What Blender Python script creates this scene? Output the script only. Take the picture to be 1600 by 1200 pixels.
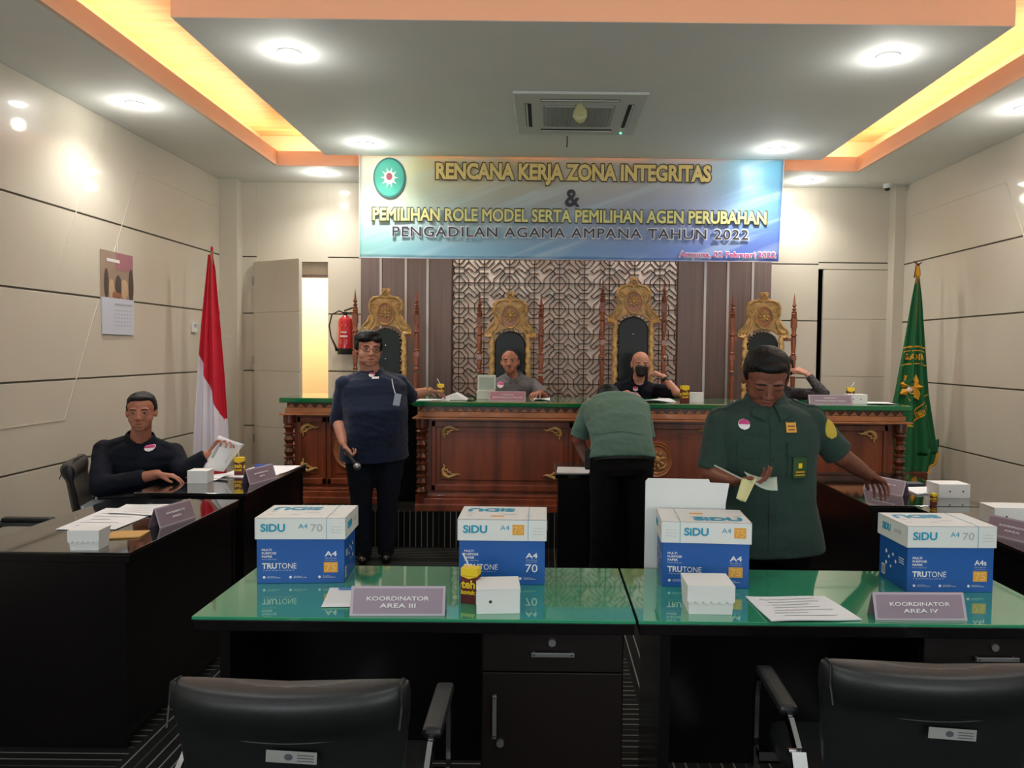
import bpy, bmesh, math, random
from math import sin, cos, pi, radians, sqrt, atan2
from mathutils import Vector as V, Matrix as Mx, noise
from mathutils.bvhtree import BVHTree
random.seed(7)
for o in list(bpy.data.objects): bpy.data.objects.remove(o)
sc = bpy.context.scene
col = sc.collection

# ------------------------------------------------------------------ camera, world, exposure, lights
F = 1200.0
cam_d = bpy.data.cameras.new('camera'); cam = bpy.data.objects.new('camera', cam_d); col.objects.link(cam)
cam_d.sensor_width = 36; cam_d.lens = F / 1600 * 36; cam_d.shift_x = -50 / 1600; cam_d.clip_start = 0.05
pt = math.atan(51 / F); rl = radians(0.6)
fw = V((0, cos(pt), -sin(pt))); r0 = V((1, 0, 0)); u0 = V((0, sin(pt), cos(pt)))
rr = cos(rl) * r0 + sin(rl) * u0; uu = -sin(rl) * r0 + cos(rl) * u0
cam.matrix_world = Mx((( rr.x, uu.x, -fw.x, 0), (rr.y, uu.y, -fw.y, 0), (rr.z, uu.z, -fw.z, 1.55), (0, 0, 0, 1)))
sc.camera = cam
wd = bpy.data.worlds.new('world'); sc.world = wd; wd.use_nodes = True
wd.node_tree.nodes['Background'].inputs[0].default_value = (0.9, 0.95, 1, 1)
wd.node_tree.nodes['Background'].inputs[1].default_value = 0.05
vs = sc.view_settings; vs.view_transform = 'Standard'; vs.look = 'None'; vs.gamma = 1; vs.exposure = 0.98
try: vs.use_curve_mapping = False
except Exception: pass

H = 3.34
PH = 0.28
DL = [(-1.57, 6.76), (-1.56, 4.72), (2.04, 4.68), (2.01, 6.78), (-3.03, 5.73), (-2.29, 7.89), (2.68, 8.0), (3.44, 5.61), (-0.75, 7.78), (1.15, 7.78),  # last pair here is added behind the banner to light the fretwork
      (-3.03, 2.9), (3.44, 2.9), (-1.5, 1.9), (2.0, 1.9), (0.2, 0.6), (-2.6, -0.6), (2.9, -0.6)]
SPOT_W = 54
def lamp(kind, name, loc, energy, color=(1, 1, 1), **kw):
    d = bpy.data.lights.new(name, kind); d.energy = energy; d.color = color
    for k, v in kw.items(): setattr(d, k, v)
    o = bpy.data.objects.new(name, d); col.objects.link(o); o.location = loc
    return o
for i, (x, y) in enumerate(DL):
    e = SPOT_W * (0.34 if y < 4 else 0.3 if y == 7.78 else 1.0)
    lamp('POINT', 'downlight_spill', (x, y, H - 0.16), e * 0.028, (1.0, 0.985, 0.95), shadow_soft_size=0.05)
    lamp('SPOT', 'downlight_lamp', (x, y, H - 0.035), e, (1.0, 0.985, 0.95), spot_size=radians(140), spot_blend=1.0, shadow_soft_size=0.05)
# warm cove strips behind the fascia, shining up
OX0, OX1, OY0, OY1 = -2.63, 3.04, 3.2, 7.59
COVE = 12
for (cx, cy, sx, sy) in ((OX0 - 0.13, (OY0 + OY1) / 2, 0.08, OY1 - OY0), (OX1 + 0.13, (OY0 + OY1) / 2, 0.08, OY1 - OY0),
                         ((OX0 + OX1) / 2, OY1 + 0.13, OX1 - OX0, 0.08), ((OX0 + OX1) / 2, OY0 - 0.13, OX1 - OX0, 0.08)):
    a = lamp('AREA', 'cove_lamp', (cx, cy, 3.44), COVE * max(sx, sy) / 4, (1.0, 0.68, 0.40), shape='RECTANGLE', size=sx, size_y=sy)
    a.rotation_euler = (pi, 0, 0)
lamp('AREA', 'corridor_lamp', (-2.7, 9.0, 2.7), 20, (1.0, 0.92, 0.80), shape='RECTANGLE', size=0.8, size_y=0.5)

for (wx, e) in ((-1.75, 48), (2.1, 48)):      # added fill lamps behind the camera, tilted up to brighten the ceiling
    a = lamp('AREA', 'window_daylight', (wx, -2.5, 1.85), e, (0.93, 0.97, 1.0), shape='RECTANGLE', size=2.2, size_y=1.9)
    a.rotation_euler = (radians(128), 0, 0)

# ------------------------------------------------------------------ materials
def lin(h):
    h = h.lstrip('#'); c = [int(h[i:i + 2], 16) / 255 for i in (0, 2, 4)]
    return tuple((x / 12.92 if x <= 0.04045 else ((x + 0.055) / 1.055) ** 2.4) for x in c) + (1,)
MATS = {}
def mat(name, c, rough=0.6, metal=0, spec=0.5, coat=0, emit=0, bump=None, var=None, sheen=0, trans=0):
    if name in MATS: return MATS[name]
    m = bpy.data.materials.new(name); m.use_nodes = True; nt = m.node_tree; b = nt.nodes['Principled BSDF']
    c = lin(c) if isinstance(c, str) else c
    b.inputs['Base Color'].default_value = c; b.inputs['Roughness'].default_value = rough; b.inputs['Metallic'].default_value = metal
    b.inputs['Specular IOR Level'].default_value = spec; b.inputs['Coat Weight'].default_value = coat; b.inputs['Coat Roughness'].default_value = 0.05
    b.inputs['Sheen Weight'].default_value = sheen
    b.inputs['Transmission Weight'].default_value = trans
    if emit: b.inputs['Emission Color'].default_value = c; b.inputs['Emission Strength'].default_value = emit
    N, L = nt.nodes.new, nt.links.new
    if var or bump: tc = N('ShaderNodeTexCoord')
    if var:      # (scale xyz, amount)
        mp = N('ShaderNodeMapping'); mp.inputs['Scale'].default_value = var[0]; L(tc.outputs['Object'], mp.inputs[0])
        nz = N('ShaderNodeTexNoise'); nz.inputs['Scale'].default_value = 1; nz.inputs['Detail'].default_value = 6; L(mp.outputs[0], nz.inputs[0])
        rp = N('ShaderNodeValToRGB'); rp.color_ramp.elements[0].position = 0.3; rp.color_ramp.elements[1].position = 0.7
        a = var[1]; rp.color_ramp.elements[0].color = tuple(max(0, x * (1 - a)) for x in c[:3]) + (1,)
        c2 = lin(var[2]) if len(var) > 2 else tuple(min(1, x * (1 + a)) for x in c[:3]) + (1,)
        rp.color_ramp.elements[1].color = c2
        L(nz.outputs[0], rp.inputs[0]); L(rp.outputs[0], b.inputs['Base Color'])
    if bump:     # (scale xyz, strength, distance)
        mp = N('ShaderNodeMapping'); mp.inputs['Scale'].default_value = bump[0]; L(tc.outputs['Object'], mp.inputs[0])
        nz = N('ShaderNodeTexNoise'); nz.inputs['Scale'].default_value = 1; nz.inputs['Detail'].default_value = 4; L(mp.outputs[0], nz.inputs[0])
        bp = N('ShaderNodeBump'); bp.inputs['Strength'].default_value = bump[1]; bp.inputs['Distance'].default_value = bump[2]
        L(nz.outputs[0], bp.inputs['Height']); L(bp.outputs[0], b.inputs['Normal'])
    MATS[name] = m
    return m
M_wall = mat('wall_laminate', '#c9c2b1', 0.34, spec=0.5, coat=0.25, var=((1.5, 1.5, 1.5), 0.03), bump=((2, 2, 2), 0.08, 0.01))
M_gap = mat('groove_shadow_gap', '#6b665a', 0.8)
M_ceil = mat('ceiling_paint', '#e9ebe6', 0.75, var=((3, 3, 3), 0.015))
M_cream = mat('fascia_paint', '#e6cdb6', 0.7)
M_cove = mat('cove_wood', '#d6a478', 0.45, var=((1.2, 16, 4), 0.22))
M_wood = mat('bench_wood', '#7c3c20', 0.34, coat=0.35, var=((9, 9, 1.1), 0.5), bump=((20, 20, 2), 0.1, 0.003))
M_woodd = mat('turned_wood', '#5a2814', 0.28, coat=0.3, var=((14, 14, 3), 0.4))
M_woodl = mat('moulding_wood', '#a86c42', 0.4, coat=0.4, var=((6, 14, 14), 0.25))
M_gold = mat('carved_gilt_wood', '#c39c5e', 0.45, metal=0.1, coat=0.3, var=((18, 18, 18), 0.35), bump=((60, 60, 60), 0.5, 0.006))
M_panel = mat('dark_wood_veneer', '#756560', 0.45, var=((45, 45, 0.8), 0.16))
M_alu = mat('aluminium_strip', '#c9c4c0', 0.35, metal=0.5)
M_lat = mat('fretwork_brown', '#5f4a3e', 0.85, spec=0.1)
M_latb = mat('fretwork_backing', '#f2e6da', 0.8, spec=0.2)
M_green = mat('green_glass_top', '#33956d', 0.03, spec=1.0, coat=1.0)
M_greene = mat('green_bench_top', '#0e6a3c', 0.07, spec=0.7, coat=0.5)
M_black = mat('black_desk_laminate', '#120f10', 0.22, spec=0.35, var=((3, 3, 3), 0.15))
M_glassblk = mat('black_glass_top', '#0f0e0d', 0.05, spec=0.9, coat=0.8)
M_pedestal = mat('dark_brown_laminate', '#170f0f', 0.4, spec=0.3)
M_leather = mat('black_leather', '#17191a', 0.42, spec=0.45, bump=((90, 90, 90), 0.25, 0.002))
M_leathg = mat('dark_green_leather', '#111a1a', 0.38, spec=0.35, bump=((60, 60, 60), 0.2, 0.002))
M_chrome = mat('chrome', '#c9c9cb', 0.15, metal=1)
M_brass = mat('brass_studs', '#d9c08a', 0.25, metal=0.9)
M_steel = mat('brushed_steel', '#98989a', 0.35, metal=0.8)
M_white = mat('white_plastic', '#d6d8d4', 0.45)
M_wplas = mat('air_conditioner_white', '#cfd2cc', 0.5)
M_grille = mat('grille_grey', '#aeb1aa', 0.6)
M_slot = mat('vent_slot_dark', '#2a2a28', 0.7)
M_lens = mat('lamp_lens', '#fffaf0', 0.3, emit=40)
M_paper = mat('paper', '#e2e4e6', 0.7)
M_carton = mat('white_card', '#dfe0de', 0.55)
M_blue = mat('blue_carton', '#1a57a4', 0.4)
M_cyan = mat('cyan_ink', '#2196b8', 0.5)
M_inkg = mat('grey_ink', '#a7acae', 0.6)
M_inkd = mat('dark_ink', '#454a50', 0.6)
M_orange = mat('orange_label', '#e0a03c', 0.5)
M_orange2 = mat('orange_label_digits', '#f0bd6c', 0.5)
M_env = mat('manila_envelope', '#c79a55', 0.7)
M_mauve = mat('mauve_card', '#8c7887', 0.35, coat=0.4)
M_mauve2 = mat('rose_card', '#a9798a', 0.35, coat=0.4)
M_wtext = mat('white_ink', '#ece9ea', 0.5)
M_skin = mat('skin_brown', '#a56c56', 0.5, spec=0.35, var=((14, 14, 14), 0.08))
M_skind = mat('skin_dark_brown', '#7d4c3b', 0.48, spec=0.35, var=((14, 14, 14), 0.08))
M_skinl = mat('skin_light_brown', '#b5806a', 0.5, spec=0.35, var=((14, 14, 14), 0.08))
M_lip = mat('lips', '#7c463e', 0.5)
M_hair = mat('black_hair', '#0b0a0a', 0.55, spec=0.3, bump=((120, 120, 40), 0.6, 0.006))
M_brow = mat('eyebrow', '#1c1311', 0.8)
M_eyew = mat('eye_white', '#b9aea6', 0.3)
M_iris = mat('iris', '#100b09', 0.15)
M_navy = mat('navy_cloth', '#18233a', 0.85, spec=0.2, sheen=0.15, bump=((9, 9, 14), 0.45, 0.02))
M_navyd = mat('dark_navy_cloth', '#10141f', 0.85, spec=0.2, bump=((9, 9, 14), 0.45, 0.02))
M_guard = mat('dark_green_cloth', '#2c3f38', 0.85, spec=0.2, sheen=0.1, bump=((9, 9, 14), 0.45, 0.02))
M_guard2 = mat('faded_green_cloth', '#567468', 0.85, spec=0.2, sheen=0.1, bump=((9, 9, 14), 0.45, 0.02))
M_greyc = mat('grey_cloth', '#6b6a6c', 0.85, spec=0.2, bump=((9, 9, 14), 0.45, 0.02))
M_blackc = mat('black_cloth', '#0c0c0e', 0.9, spec=0.15, bump=((9, 9, 14), 0.3, 0.02))
M_pattern = mat('dark_patterned_cloth', '#1d1a1c', 0.8, var=((60, 60, 60), 0.9, '#4a4448'))
M_shoe = mat('black_shoe', '#0b0b0b', 0.3)
M_red = mat('flag_red', '#c0142f', 0.7)
M_flagw = mat('flag_white', '#dcd8e2', 0.75)
M_flagg = mat('flag_green', '#0b5a2e', 0.75, bump=((8, 8, 3), 0.2, 0.02))
M_yel = mat('flag_yellow', '#d79a1e', 0.6)
M_extred = mat('extinguisher_red', '#b0121d', 0.3, coat=0.4)
M_rub = mat('black_rubber', '#141414', 0.6)
M_pink = mat('pin_magenta', '#c2347c', 0.4)
M_yell = mat('yellow_print', '#e6c41c', 0.5)
M_brn = mat('brown_print', '#5b1a18', 0.5)
M_yellow_wall = mat('corridor_yellow_paint', '#f3dcae', 0.7)
M_teal = mat('emblem_teal', '#2fae96', 0.5)
M_teald = mat('emblem_dark_teal', '#1c6a66', 0.5)

def carpet(name, dirmode):
    m = bpy.data.materials.new(name); m.use_nodes = True; nt = m.node_tree; N, L = nt.nodes.new, nt.links.new
    b = nt.nodes['Principled BSDF']; b.inputs['Roughness'].default_value = 0.95; b.inputs['Specular IOR Level'].default_value = 0.1
    tc = N('ShaderNodeTexCoord'); sp = N('ShaderNodeSeparateXYZ'); L(tc.outputs['Object'], sp.inputs[0])
    def mth(op, a, bb=None, c=None):
        n = N('ShaderNodeMath'); n.operation = op
        for i, v in enumerate((a, bb, c)):
            if v is None: continue
            if isinstance(v, (int, float)): n.inputs[i].default_value = v
            else: L(v, n.inputs[i])
        return n.outputs[0]
    def stripes(co):
        w = N('ShaderNodeTexNoise'); w.noise_dimensions = '1D'; w.inputs['Scale'].default_value = 3.1; w.inputs['Detail'].default_value = 0
        f = mth('FRACT', mth('MULTIPLY', co, 22.0))
        line = mth('LESS_THAN', f, 0.14)
        L(mth('FLOOR', mth('MULTIPLY', co, 22.0)), w.inputs['W'])
        gate = mth('GREATER_THAN', w.outputs[0], 0.44)
        return mth('MULTIPLY', line, mth('MULTIPLY_ADD', gate, 0.75, 0.25))
    if dirmode == 'floor':
        ix = mth('FLOOR', mth('DIVIDE', mth('ADD', sp.outputs[0], 11.57), 1.0)); iy = mth('FLOOR', mth('DIVIDE', mth('ADD', sp.outputs[1], 10.1), 0.5))
        par = mth('MODULO', mth('ADD', mth('MULTIPLY', ix, 1.0), 0), 2.0)
        par = mth('GREATER_THAN', mth('PINGPONG', mth('ADD', ix, mth('MULTIPLY', mth('FLOOR', mth('MULTIPLY', iy, 0.2)), 1.0)), 1.0), 0.5)
        s = mth('ADD', mth('MULTIPLY', stripes(sp.outputs[0]), par), mth('MULTIPLY', stripes(sp.outputs[1]), mth('SUBTRACT', 1.0, par)))
    else:
        s = stripes(sp.outputs[0])
    mx = N('ShaderNodeMix'); mx.data_type = 'RGBA'; L(s, mx.inputs[0]); mx.inputs[6].default_value = lin('#151616'); mx.inputs[7].default_value = lin('#6a6d68')
    L(mx.outputs[2], b.inputs['Base Color'])
    return m
M_carpet = carpet('striped_carpet', 'floor'); M_carpetr = carpet('striped_carpet_riser', 'riser')

def banner_mat():
    m = bpy.data.materials.new('banner_print'); m.use_nodes = True; nt = m.node_tree; N, L = nt.nodes.new, nt.links.new
    b = nt.nodes['Principled BSDF']; b.inputs['Roughness'].default_value = 0.3; b.inputs['Specular IOR Level'].default_value = 0.5
    tc = N('ShaderNodeTexCoord'); sp = N('ShaderNodeSeparateXYZ'); L(tc.outputs['Generated'], sp.inputs[0])
    def ramp(src, els):
        r = N('ShaderNodeValToRGB'); e = r.color_ramp.elements; e[0].position, e[0].color = els[0][0], lin(els[0][1]); e[1].position, e[1].color = els[-1][0], lin(els[-1][1])
        for p, c in els[1:-1]: x = e.new(p); x.color = lin(c)
        L(src, r.inputs[0]); return r.outputs[0]
    top = ramp(sp.outputs[0], [(0, '#e6eedc'), (0.12, '#dedeb2'), (0.3, '#d8c79c'), (0.6, '#d0c4b4'), (0.8, '#c6cad2'), (0.92, '#86c8e4'), (1, '#74bade')])
    bot = ramp(sp.outputs[0], [(0, '#98d0cc'), (0.2, '#8cc2da'), (0.5, '#7aa6d6'), (0.8, '#6a88d2'), (1, '#6274cc')])
    fz = ramp(sp.outputs[2], [(0.1, '#ffffff'), (0.85, '#000000')])
    mx = N('ShaderNodeMix'); mx.data_type = 'RGBA'; L(fz, mx.inputs[0]); L(top, mx.inputs[6]); L(bot, mx.inputs[7])
    # light streaks
    mr = N('ShaderNodeMapping'); mr.inputs['Rotation'].default_value = (0, radians(20), 0); L(tc.outputs['Object'], mr.inputs[0])
    mp = N('ShaderNodeMapping'); mp.inputs['Scale'].default_value = (0.3, 1, 4.0)
    L(mr.outputs[0], mp.inputs[0]); nz = N('ShaderNodeTexNoise'); nz.inputs['Scale'].default_value = 2.2; nz.inputs['Detail'].default_value = 3; L(mp.outputs[0], nz.inputs[0])
    st = N('ShaderNodeValToRGB'); st.color_ramp.elements[0].position = 0.52; st.color_ramp.elements[0].color = (0, 0, 0, 1); st.color_ramp.elements[1].position = 0.72; st.color_ramp.elements[1].color = (0.5, 0.5, 0.5, 1)
    L(nz.outputs[0], st.inputs[0])
    m2 = N('ShaderNodeMix'); m2.data_type = 'RGBA'; L(st.outputs[0], m2.inputs[0]); L(mx.outputs[2], m2.inputs[6]); m2.inputs[7].default_value = lin('#cfeaf4')
    L(m2.outputs[2], b.inputs['Base Color'])
    return m
M_banner = banner_mat()

# ------------------------------------------------------------------ mesh helpers
def frame(p, q):
    d = (V(q) - V(p)); L_ = d.length; d = d.normalized() if L_ > 1e-9 else V((0, 0, 1))
    a = V((0, 0, 1)) if abs(d.z) < 0.9 else V((1, 0, 0))
    x = d.cross(a).normalized(); y = d.cross(x).normalized()
    return x, y, d, L_
_txt = {}
def text_mesh(s, off=0.0, spacing=1.0, bev=0.0):
    k = (s, off, spacing, bev)
    if k not in _txt:
        cu = bpy.data.curves.new('t', 'FONT'); cu.body = s; cu.size = 1; cu.offset = off; cu.space_character = spacing; cu.bevel_depth = bev; cu.bevel_resolution = 0; cu.extrude = 0.0
        cu.resolution_u = 3; cu.space_line = 0.95; cu.align_x = 'CENTER'
        ob = bpy.data.objects.new('t', cu); col.objects.link(ob)
        dg = bpy.context.evaluated_depsgraph_get(); dg.update()
        me = ob.evaluated_get(dg).to_mesh()
        vs_ = [v.co.copy() for v in me.vertices]; fs = [tuple(p.vertices) for p in me.polygons]
        ob.evaluated_get(dg).to_mesh_clear(); bpy.data.objects.remove(ob); bpy.data.curves.remove(cu)
        _txt[k] = (vs_, fs)
    return _txt[k]
class MB:
    def __init__(s): s.v = []; s.f = []; s.m = []; s.mi = 0
    def add(s, vs_, fs, T=None):
        n = len(s.v)
        s.v += [(T @ V(v)) if T is not None else V(v) for v in vs_]
        for f in fs: s.f.append([n + i for i in f]); s.m.append(s.mi)
        return s
    def box(s, c, d, T=None, rz=0):
        x, y, z = d[0] / 2, d[1] / 2, d[2] / 2
        vs_ = [V((a * x, b * y, e * z)) for e in (-1, 1) for b in (-1, 1) for a in (-1, 1)]
        R = Mx.Rotation(rz, 4, 'Z') if rz else Mx.Identity(4)
        vs_ = [R @ v + V(c) for v in vs_]
        return s.add(vs_, [(0, 2, 3, 1), (4, 5, 7, 6), (0, 1, 5, 4), (2, 6, 7, 3), (0, 4, 6, 2), (1, 3, 7, 5)], T)
    def b2(s, lo, hi, T=None):
        return s.box([(a + b) / 2 for a, b in zip(lo, hi)], [abs(b - a) for a, b in zip(lo, hi)], T)
    def bar(s, p, q, w, h, T=None):     # rectangular bar from p to q
        x, y, d, L_ = frame(p, q); p = V(p); q = V(q)
        vs_ = []
        for e in (p, q):
            for a, b in ((-1, -1), (1, -1), (1, 1), (-1, 1)): vs_.append(e + x * a * w / 2 + y * b * h / 2)
        return s.add(vs_, [(0, 1, 2, 3), (7, 6, 5, 4), (0, 4, 5, 1), (1, 5, 6, 2), (2, 6, 7, 3), (3, 7, 4, 0)], T)
    def cyl(s, p, q, r0_, r1_=None, n=16, T=None):
        r1_ = r0_ if r1_ is None else r1_
        x, y, d, L_ = frame(p, q); vs_ = []
        for e, r in ((V(p), r0_), (V(q), r1_)):
            for i in range(n): a = 2 * pi * i / n; vs_.append(e + x * cos(a) * r + y * sin(a) * r)
        fs = [(i, (i + 1) % n, n + (i + 1) % n, n + i) for i in range(n)] + [tuple(range(n - 1, -1, -1)), tuple(range(n, 2 * n))]
        return s.add(vs_, fs, T)
    def tube(s, pts, r, n=8, T=None, closed=False):
        pts = [V(p) for p in pts]; k = len(pts); rs = r if isinstance(r, (list, tuple)) else [r] * k
        vs_ = []; prev = None
        for i, p in enumerate(pts):
            a = pts[(i - 1) % k] if (closed or i > 0) else p; b = pts[(i + 1) % k] if (closed or i < k - 1) else p
            d = (b - a).normalized()
            if prev is None:
                u = V((0, 0, 1)) if abs(d.z) < 0.9 else V((1, 0, 0)); x = d.cross(u).normalized()
            else: x = (prev - d * prev.dot(d)).normalized()
            prev = x; y = d.cross(x)
            for j in range(n): t = 2 * pi * j / n; vs_.append(p + (x * cos(t) + y * sin(t)) * rs[i])
        fs = []
        for i in range(k if closed else k - 1):
            for j in range(n): fs.append((i * n + j, i * n + (j + 1) % n, ((i + 1) % k) * n + (j + 1) % n, ((i + 1) % k) * n + j))
        if not closed: fs += [tuple(range(n - 1, -1, -1)), tuple((k - 1) * n + j for j in range(n))]
        return s.add(vs_, fs, T)
    def lathe(s, prof, c=(0, 0, 0), n=16, T=None, sx=1, sy=1):   # prof [(r,z)]
        vs_ = []; k = len(prof)
        for r, z in prof:
            for j in range(n): a = 2 * pi * j / n; vs_.append(V((cos(a) * r * sx + c[0], sin(a) * r * sy + c[1], z + c[2])))
        fs = [(i * n + j, i * n + (j + 1) % n, (i + 1) * n + (j + 1) % n, (i + 1) * n + j) for i in range(k - 1) for j in range(n)]
        fs += [tuple(range(n - 1, -1, -1)), tuple((k - 1) * n + j for j in range(n))]
        return s.add(vs_, fs, T)
    def ell(s, c, r, R=None, nu=20, nv=12, T=None):
        vs_ = []; fs = []
        vs_.append(V((0, 0, -1)))
        for i in range(1, nv):
            p = -pi / 2 + pi * i / nv
            for j in range(nu): a = 2 * pi * j / nu; vs_.append(V((cos(p) * cos(a), cos(p) * sin(a), sin(p))))
        vs_.append(V((0, 0, 1))); top = len(vs_) - 1
        for j in range(nu): fs.append((0, 1 + (j + 1) % nu, 1 + j))
        for i in range(nv - 2):
            for j in range(nu): a = 1 + i * nu; fs.append((a + j, a + (j + 1) % nu, a + nu + (j + 1) % nu, a + nu + j))
        a = 1 + (nv - 2) * nu
        for j in range(nu): fs.append((a + j, a + (j + 1) % nu, top))
        r = (r, r, r) if isinstance(r, (int, float)) else r
        out = []
        for v in vs_:
            w = V((v.x * r[0], v.y * r[1], v.z * r[2]))
            if R is not None: w = R @ w
            out.append(w + V(c))
        return s.add(out, fs, T)
    def cap(s, p, q, r0_, r1_=None, n=14):
        r1_ = r0_ if r1_ is None else r1_
        x, y, d, L_ = frame(p, q); p = V(p); q = V(q); pts = []; rs = []
        for k in range(5): a = pi / 2 * (1 - k / 4) ; pts.append(p - d * r0_ * sin(a)); rs.append(max(1e-4, r0_ * cos(a)))
        for k in range(5): a = pi / 2 * k / 4; pts.append(q + d * r1_ * sin(a)); rs.append(max(1e-4, r1_ * cos(a)))
        vs_ = [c + x * cos(2 * pi * j / n) * r + y * sin(2 * pi * j / n) * r for c, r in zip(pts, rs) for j in range(n)]
        k = len(pts)
        fs = [(i * n + j, i * n + (j + 1) % n, (i + 1) * n + (j + 1) % n, (i + 1) * n + j) for i in range(k - 1) for j in range(n)]
        fs += [tuple(range(n - 1, -1, -1)), tuple((k - 1) * n + j for j in range(n))]
        return s.add(vs_, fs)
    def prism(s, poly, d, T=None):      # poly in local XZ, extruded along y 0..d
        n = len(poly)
        vs_ = [V((x, 0, z)) for x, z in poly] + [V((x, d, z)) for x, z in poly]
        fs = [tuple(range(n)), tuple(range(2 * n - 1, n - 1, -1))] + [(i, i + n, (i + 1) % n + n, (i + 1) % n) for i in range(n)]
        return s.add(vs_, fs, T)
    def text(s, body, T, w, h, off=0.0, spacing=1.0, z=0.0, bev=0.0):   # fits body into a w x h rectangle centred on T's origin (local XY plane, +Z out)
        vs_, fs = text_mesh(body, off, spacing, bev); zk = 0.0012 / bev if bev else 0
        if not vs_: return s
        x0 = min(v.x for v in vs_); x1 = max(v.x for v in vs_); y0 = min(v.y for v in vs_); y1 = max(v.y for v in vs_)
        sx = w / (x1 - x0); sy = h / (y1 - y0)
        return s.add([V(((v.x - (x0 + x1) / 2) * sx, (v.y - (y0 + y1) / 2) * sy, z + v.z * zk)) for v in vs_], fs, T)
    def mesh(s, name):
        me = bpy.data.meshes.new(name); me.from_pydata([tuple(v) for v in s.v], [], s.f); me.polygons.foreach_set('material_index', s.m); me.update()
        return me
    def build(s, name, mats, parent=None, smooth=False, bevel=0, fix=True, solid=0):
        me = s.mesh(name)
        if fix:
            bm = bmesh.new(); bm.from_mesh(me); bmesh.ops.recalc_face_normals(bm, faces=bm.faces); bm.to_mesh(me); bm.free()
        return link(me, name, mats, parent, smooth, bevel, solid)
def link(me, name, mats, parent=None, smooth=False, bevel=0, solid=0):
    for m in (mats if isinstance(mats, (list, tuple)) else [mats]): me.materials.append(m)
    o = bpy.data.objects.new(name, me); col.objects.link(o)
    if parent is not None: o.parent = parent
    if smooth:
        for p in me.polygons: p.use_smooth = True
        if smooth == 'auto':
            try: me.set_sharp_from_angle(angle=radians(38))
            except Exception: pass
    if solid: md = o.modifiers.new('solid', 'SOLIDIFY'); md.thickness = solid; md.offset = 0
    if bevel: md = o.modifiers.new('bevel', 'BEVEL'); md.width = bevel; md.segments = 2; md.limit_method = 'ANGLE'; md.angle_limit = radians(40)
    return o
def tag(o, label, cat, group=None, kind=None):
    o['label'] = label; o['category'] = cat
    if group: o['group'] = group
    if kind: o['kind'] = kind
    return o
def struct(o): o['kind'] = 'structure'; return o
def thing(name, loc, rz, label, cat, group=None):
    o = bpy.data.objects.new(name, None); col.objects.link(o); o.empty_display_size = 0.05; o.location = loc; o.rotation_euler = (0, 0, rz)
    return tag(o, label, cat, group)
def copy_tree(o, parent=None):
    c = o.copy(); col.objects.link(c); c.parent = parent
    for ch in [x for x in bpy.data.objects if x.parent == o]: copy_tree(ch, c)
    return c
def TF(o, x, n):    # matrix: origin o, local x axis, normal n (local z)
    x = V(x).normalized(); n = V(n).normalized(); y = n.cross(x).normalized(); x = y.cross(n)
    return Mx(((x.x, y.x, n.x, o[0]), (x.y, y.y, n.y, o[1]), (x.z, y.z, n.z, o[2]), (0, 0, 0, 1)))
def remesh(mb, voxel, smooth_it=3, noise_amp=0, noise_sc=8, cuts=(), crease=None):
    me = mb.mesh('tmp'); o = bpy.data.objects.new('tmp', me); col.objects.link(o)
    md = o.modifiers.new('r', 'REMESH'); md.mode = 'VOXEL'; md.voxel_size = voxel; md.adaptivity = 0
    if smooth_it: ms = o.modifiers.new('s', 'SMOOTH'); ms.factor = 0.5; ms.iterations = smooth_it
    dg = bpy.context.evaluated_depsgraph_get(); dg.update()
    nm = bpy.data.meshes.new_from_object(o.evaluated_get(dg)); bpy.data.objects.remove(o); bpy.data.meshes.remove(me)
    if noise_amp:
        vn = [v.normal.copy() for v in nm.vertices]
        for v, n in zip(nm.vertices, vn):
            c = v.co
            k = noise.noise(V((c.x * noise_sc, c.y * noise_sc, c.z * noise_sc * 1.7))) + 0.6 * noise.noise(V((c.x * 22 + c.z * 9, c.y * 22, c.z * 30)))
            v.co = c + n * k * noise_amp
    if cuts:
        bm = bmesh.new(); bm.from_mesh(nm)
        for (co, no) in cuts:
            r = bmesh.ops.bisect_plane(bm, geom=bm.verts[:] + bm.edges[:] + bm.faces[:], plane_co=co, plane_no=no, clear_outer=True)
            ed = [e for e in r['geom_cut'] if isinstance(e, bmesh.types.BMEdge)]
            bmesh.ops.holes_fill(bm, edges=ed)
        bm.to_mesh(nm); bm.free()
    return nm
def bvh_of(me):
    return BVHTree.FromPolygons([v.co.copy() for v in me.vertices], [tuple(p.vertices) for p in me.polygons])
def patch(bvh, o, x, y, poly_grid, d, off=0.004, thick=0.004):
    """grid of (u,v) rows in plane o + u*x + v*y projected along d on to a surface; returns MB of a thin solid patch"""
    mb = MB(); rows = len(poly_grid); cols_ = len(poly_grid[0]); d = V(d).normalized(); last = None; pts = []
    for r_ in poly_grid:
        for (u, v) in r_:
            p = V(o) + V(x) * u + V(y) * v
            h = bvh.ray_cast(p - d * 0.6, d)
            q = h[0] if h[0] is not None else (p + d * ((last - p).dot(d)) if last is not None else p)
            last = q; pts.append(q)
    n = len(pts)
    outer = [q - d * off for q in pts]; inner = [q - d * (off - thick) for q in pts]
    fs = []
    for i in range(rows - 1):
        for j in range(cols_ - 1):
            a = i * cols_ + j; fs.append((a, a + 1, a + cols_ + 1, a + cols_)); fs.append((n + a, n + a + cols_, n + a + cols_ + 1, n + a + 1))
    per = [(0, j) for j in range(cols_)] + [(i, cols_ - 1) for i in range(1, rows)] + [(rows - 1, j) for j in range(cols_ - 2, -1, -1)] + [(i, 0) for i in range(rows - 2, 0, -1)]
    idx = [i * cols_ + j for i, j in per]
    for k in range(len(idx)): a = idx[k]; b = idx[(k + 1) % len(idx)]; fs.append((a, a + n, b + n, b))
    mb.add(outer + inner, fs)
    return mb
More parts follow.
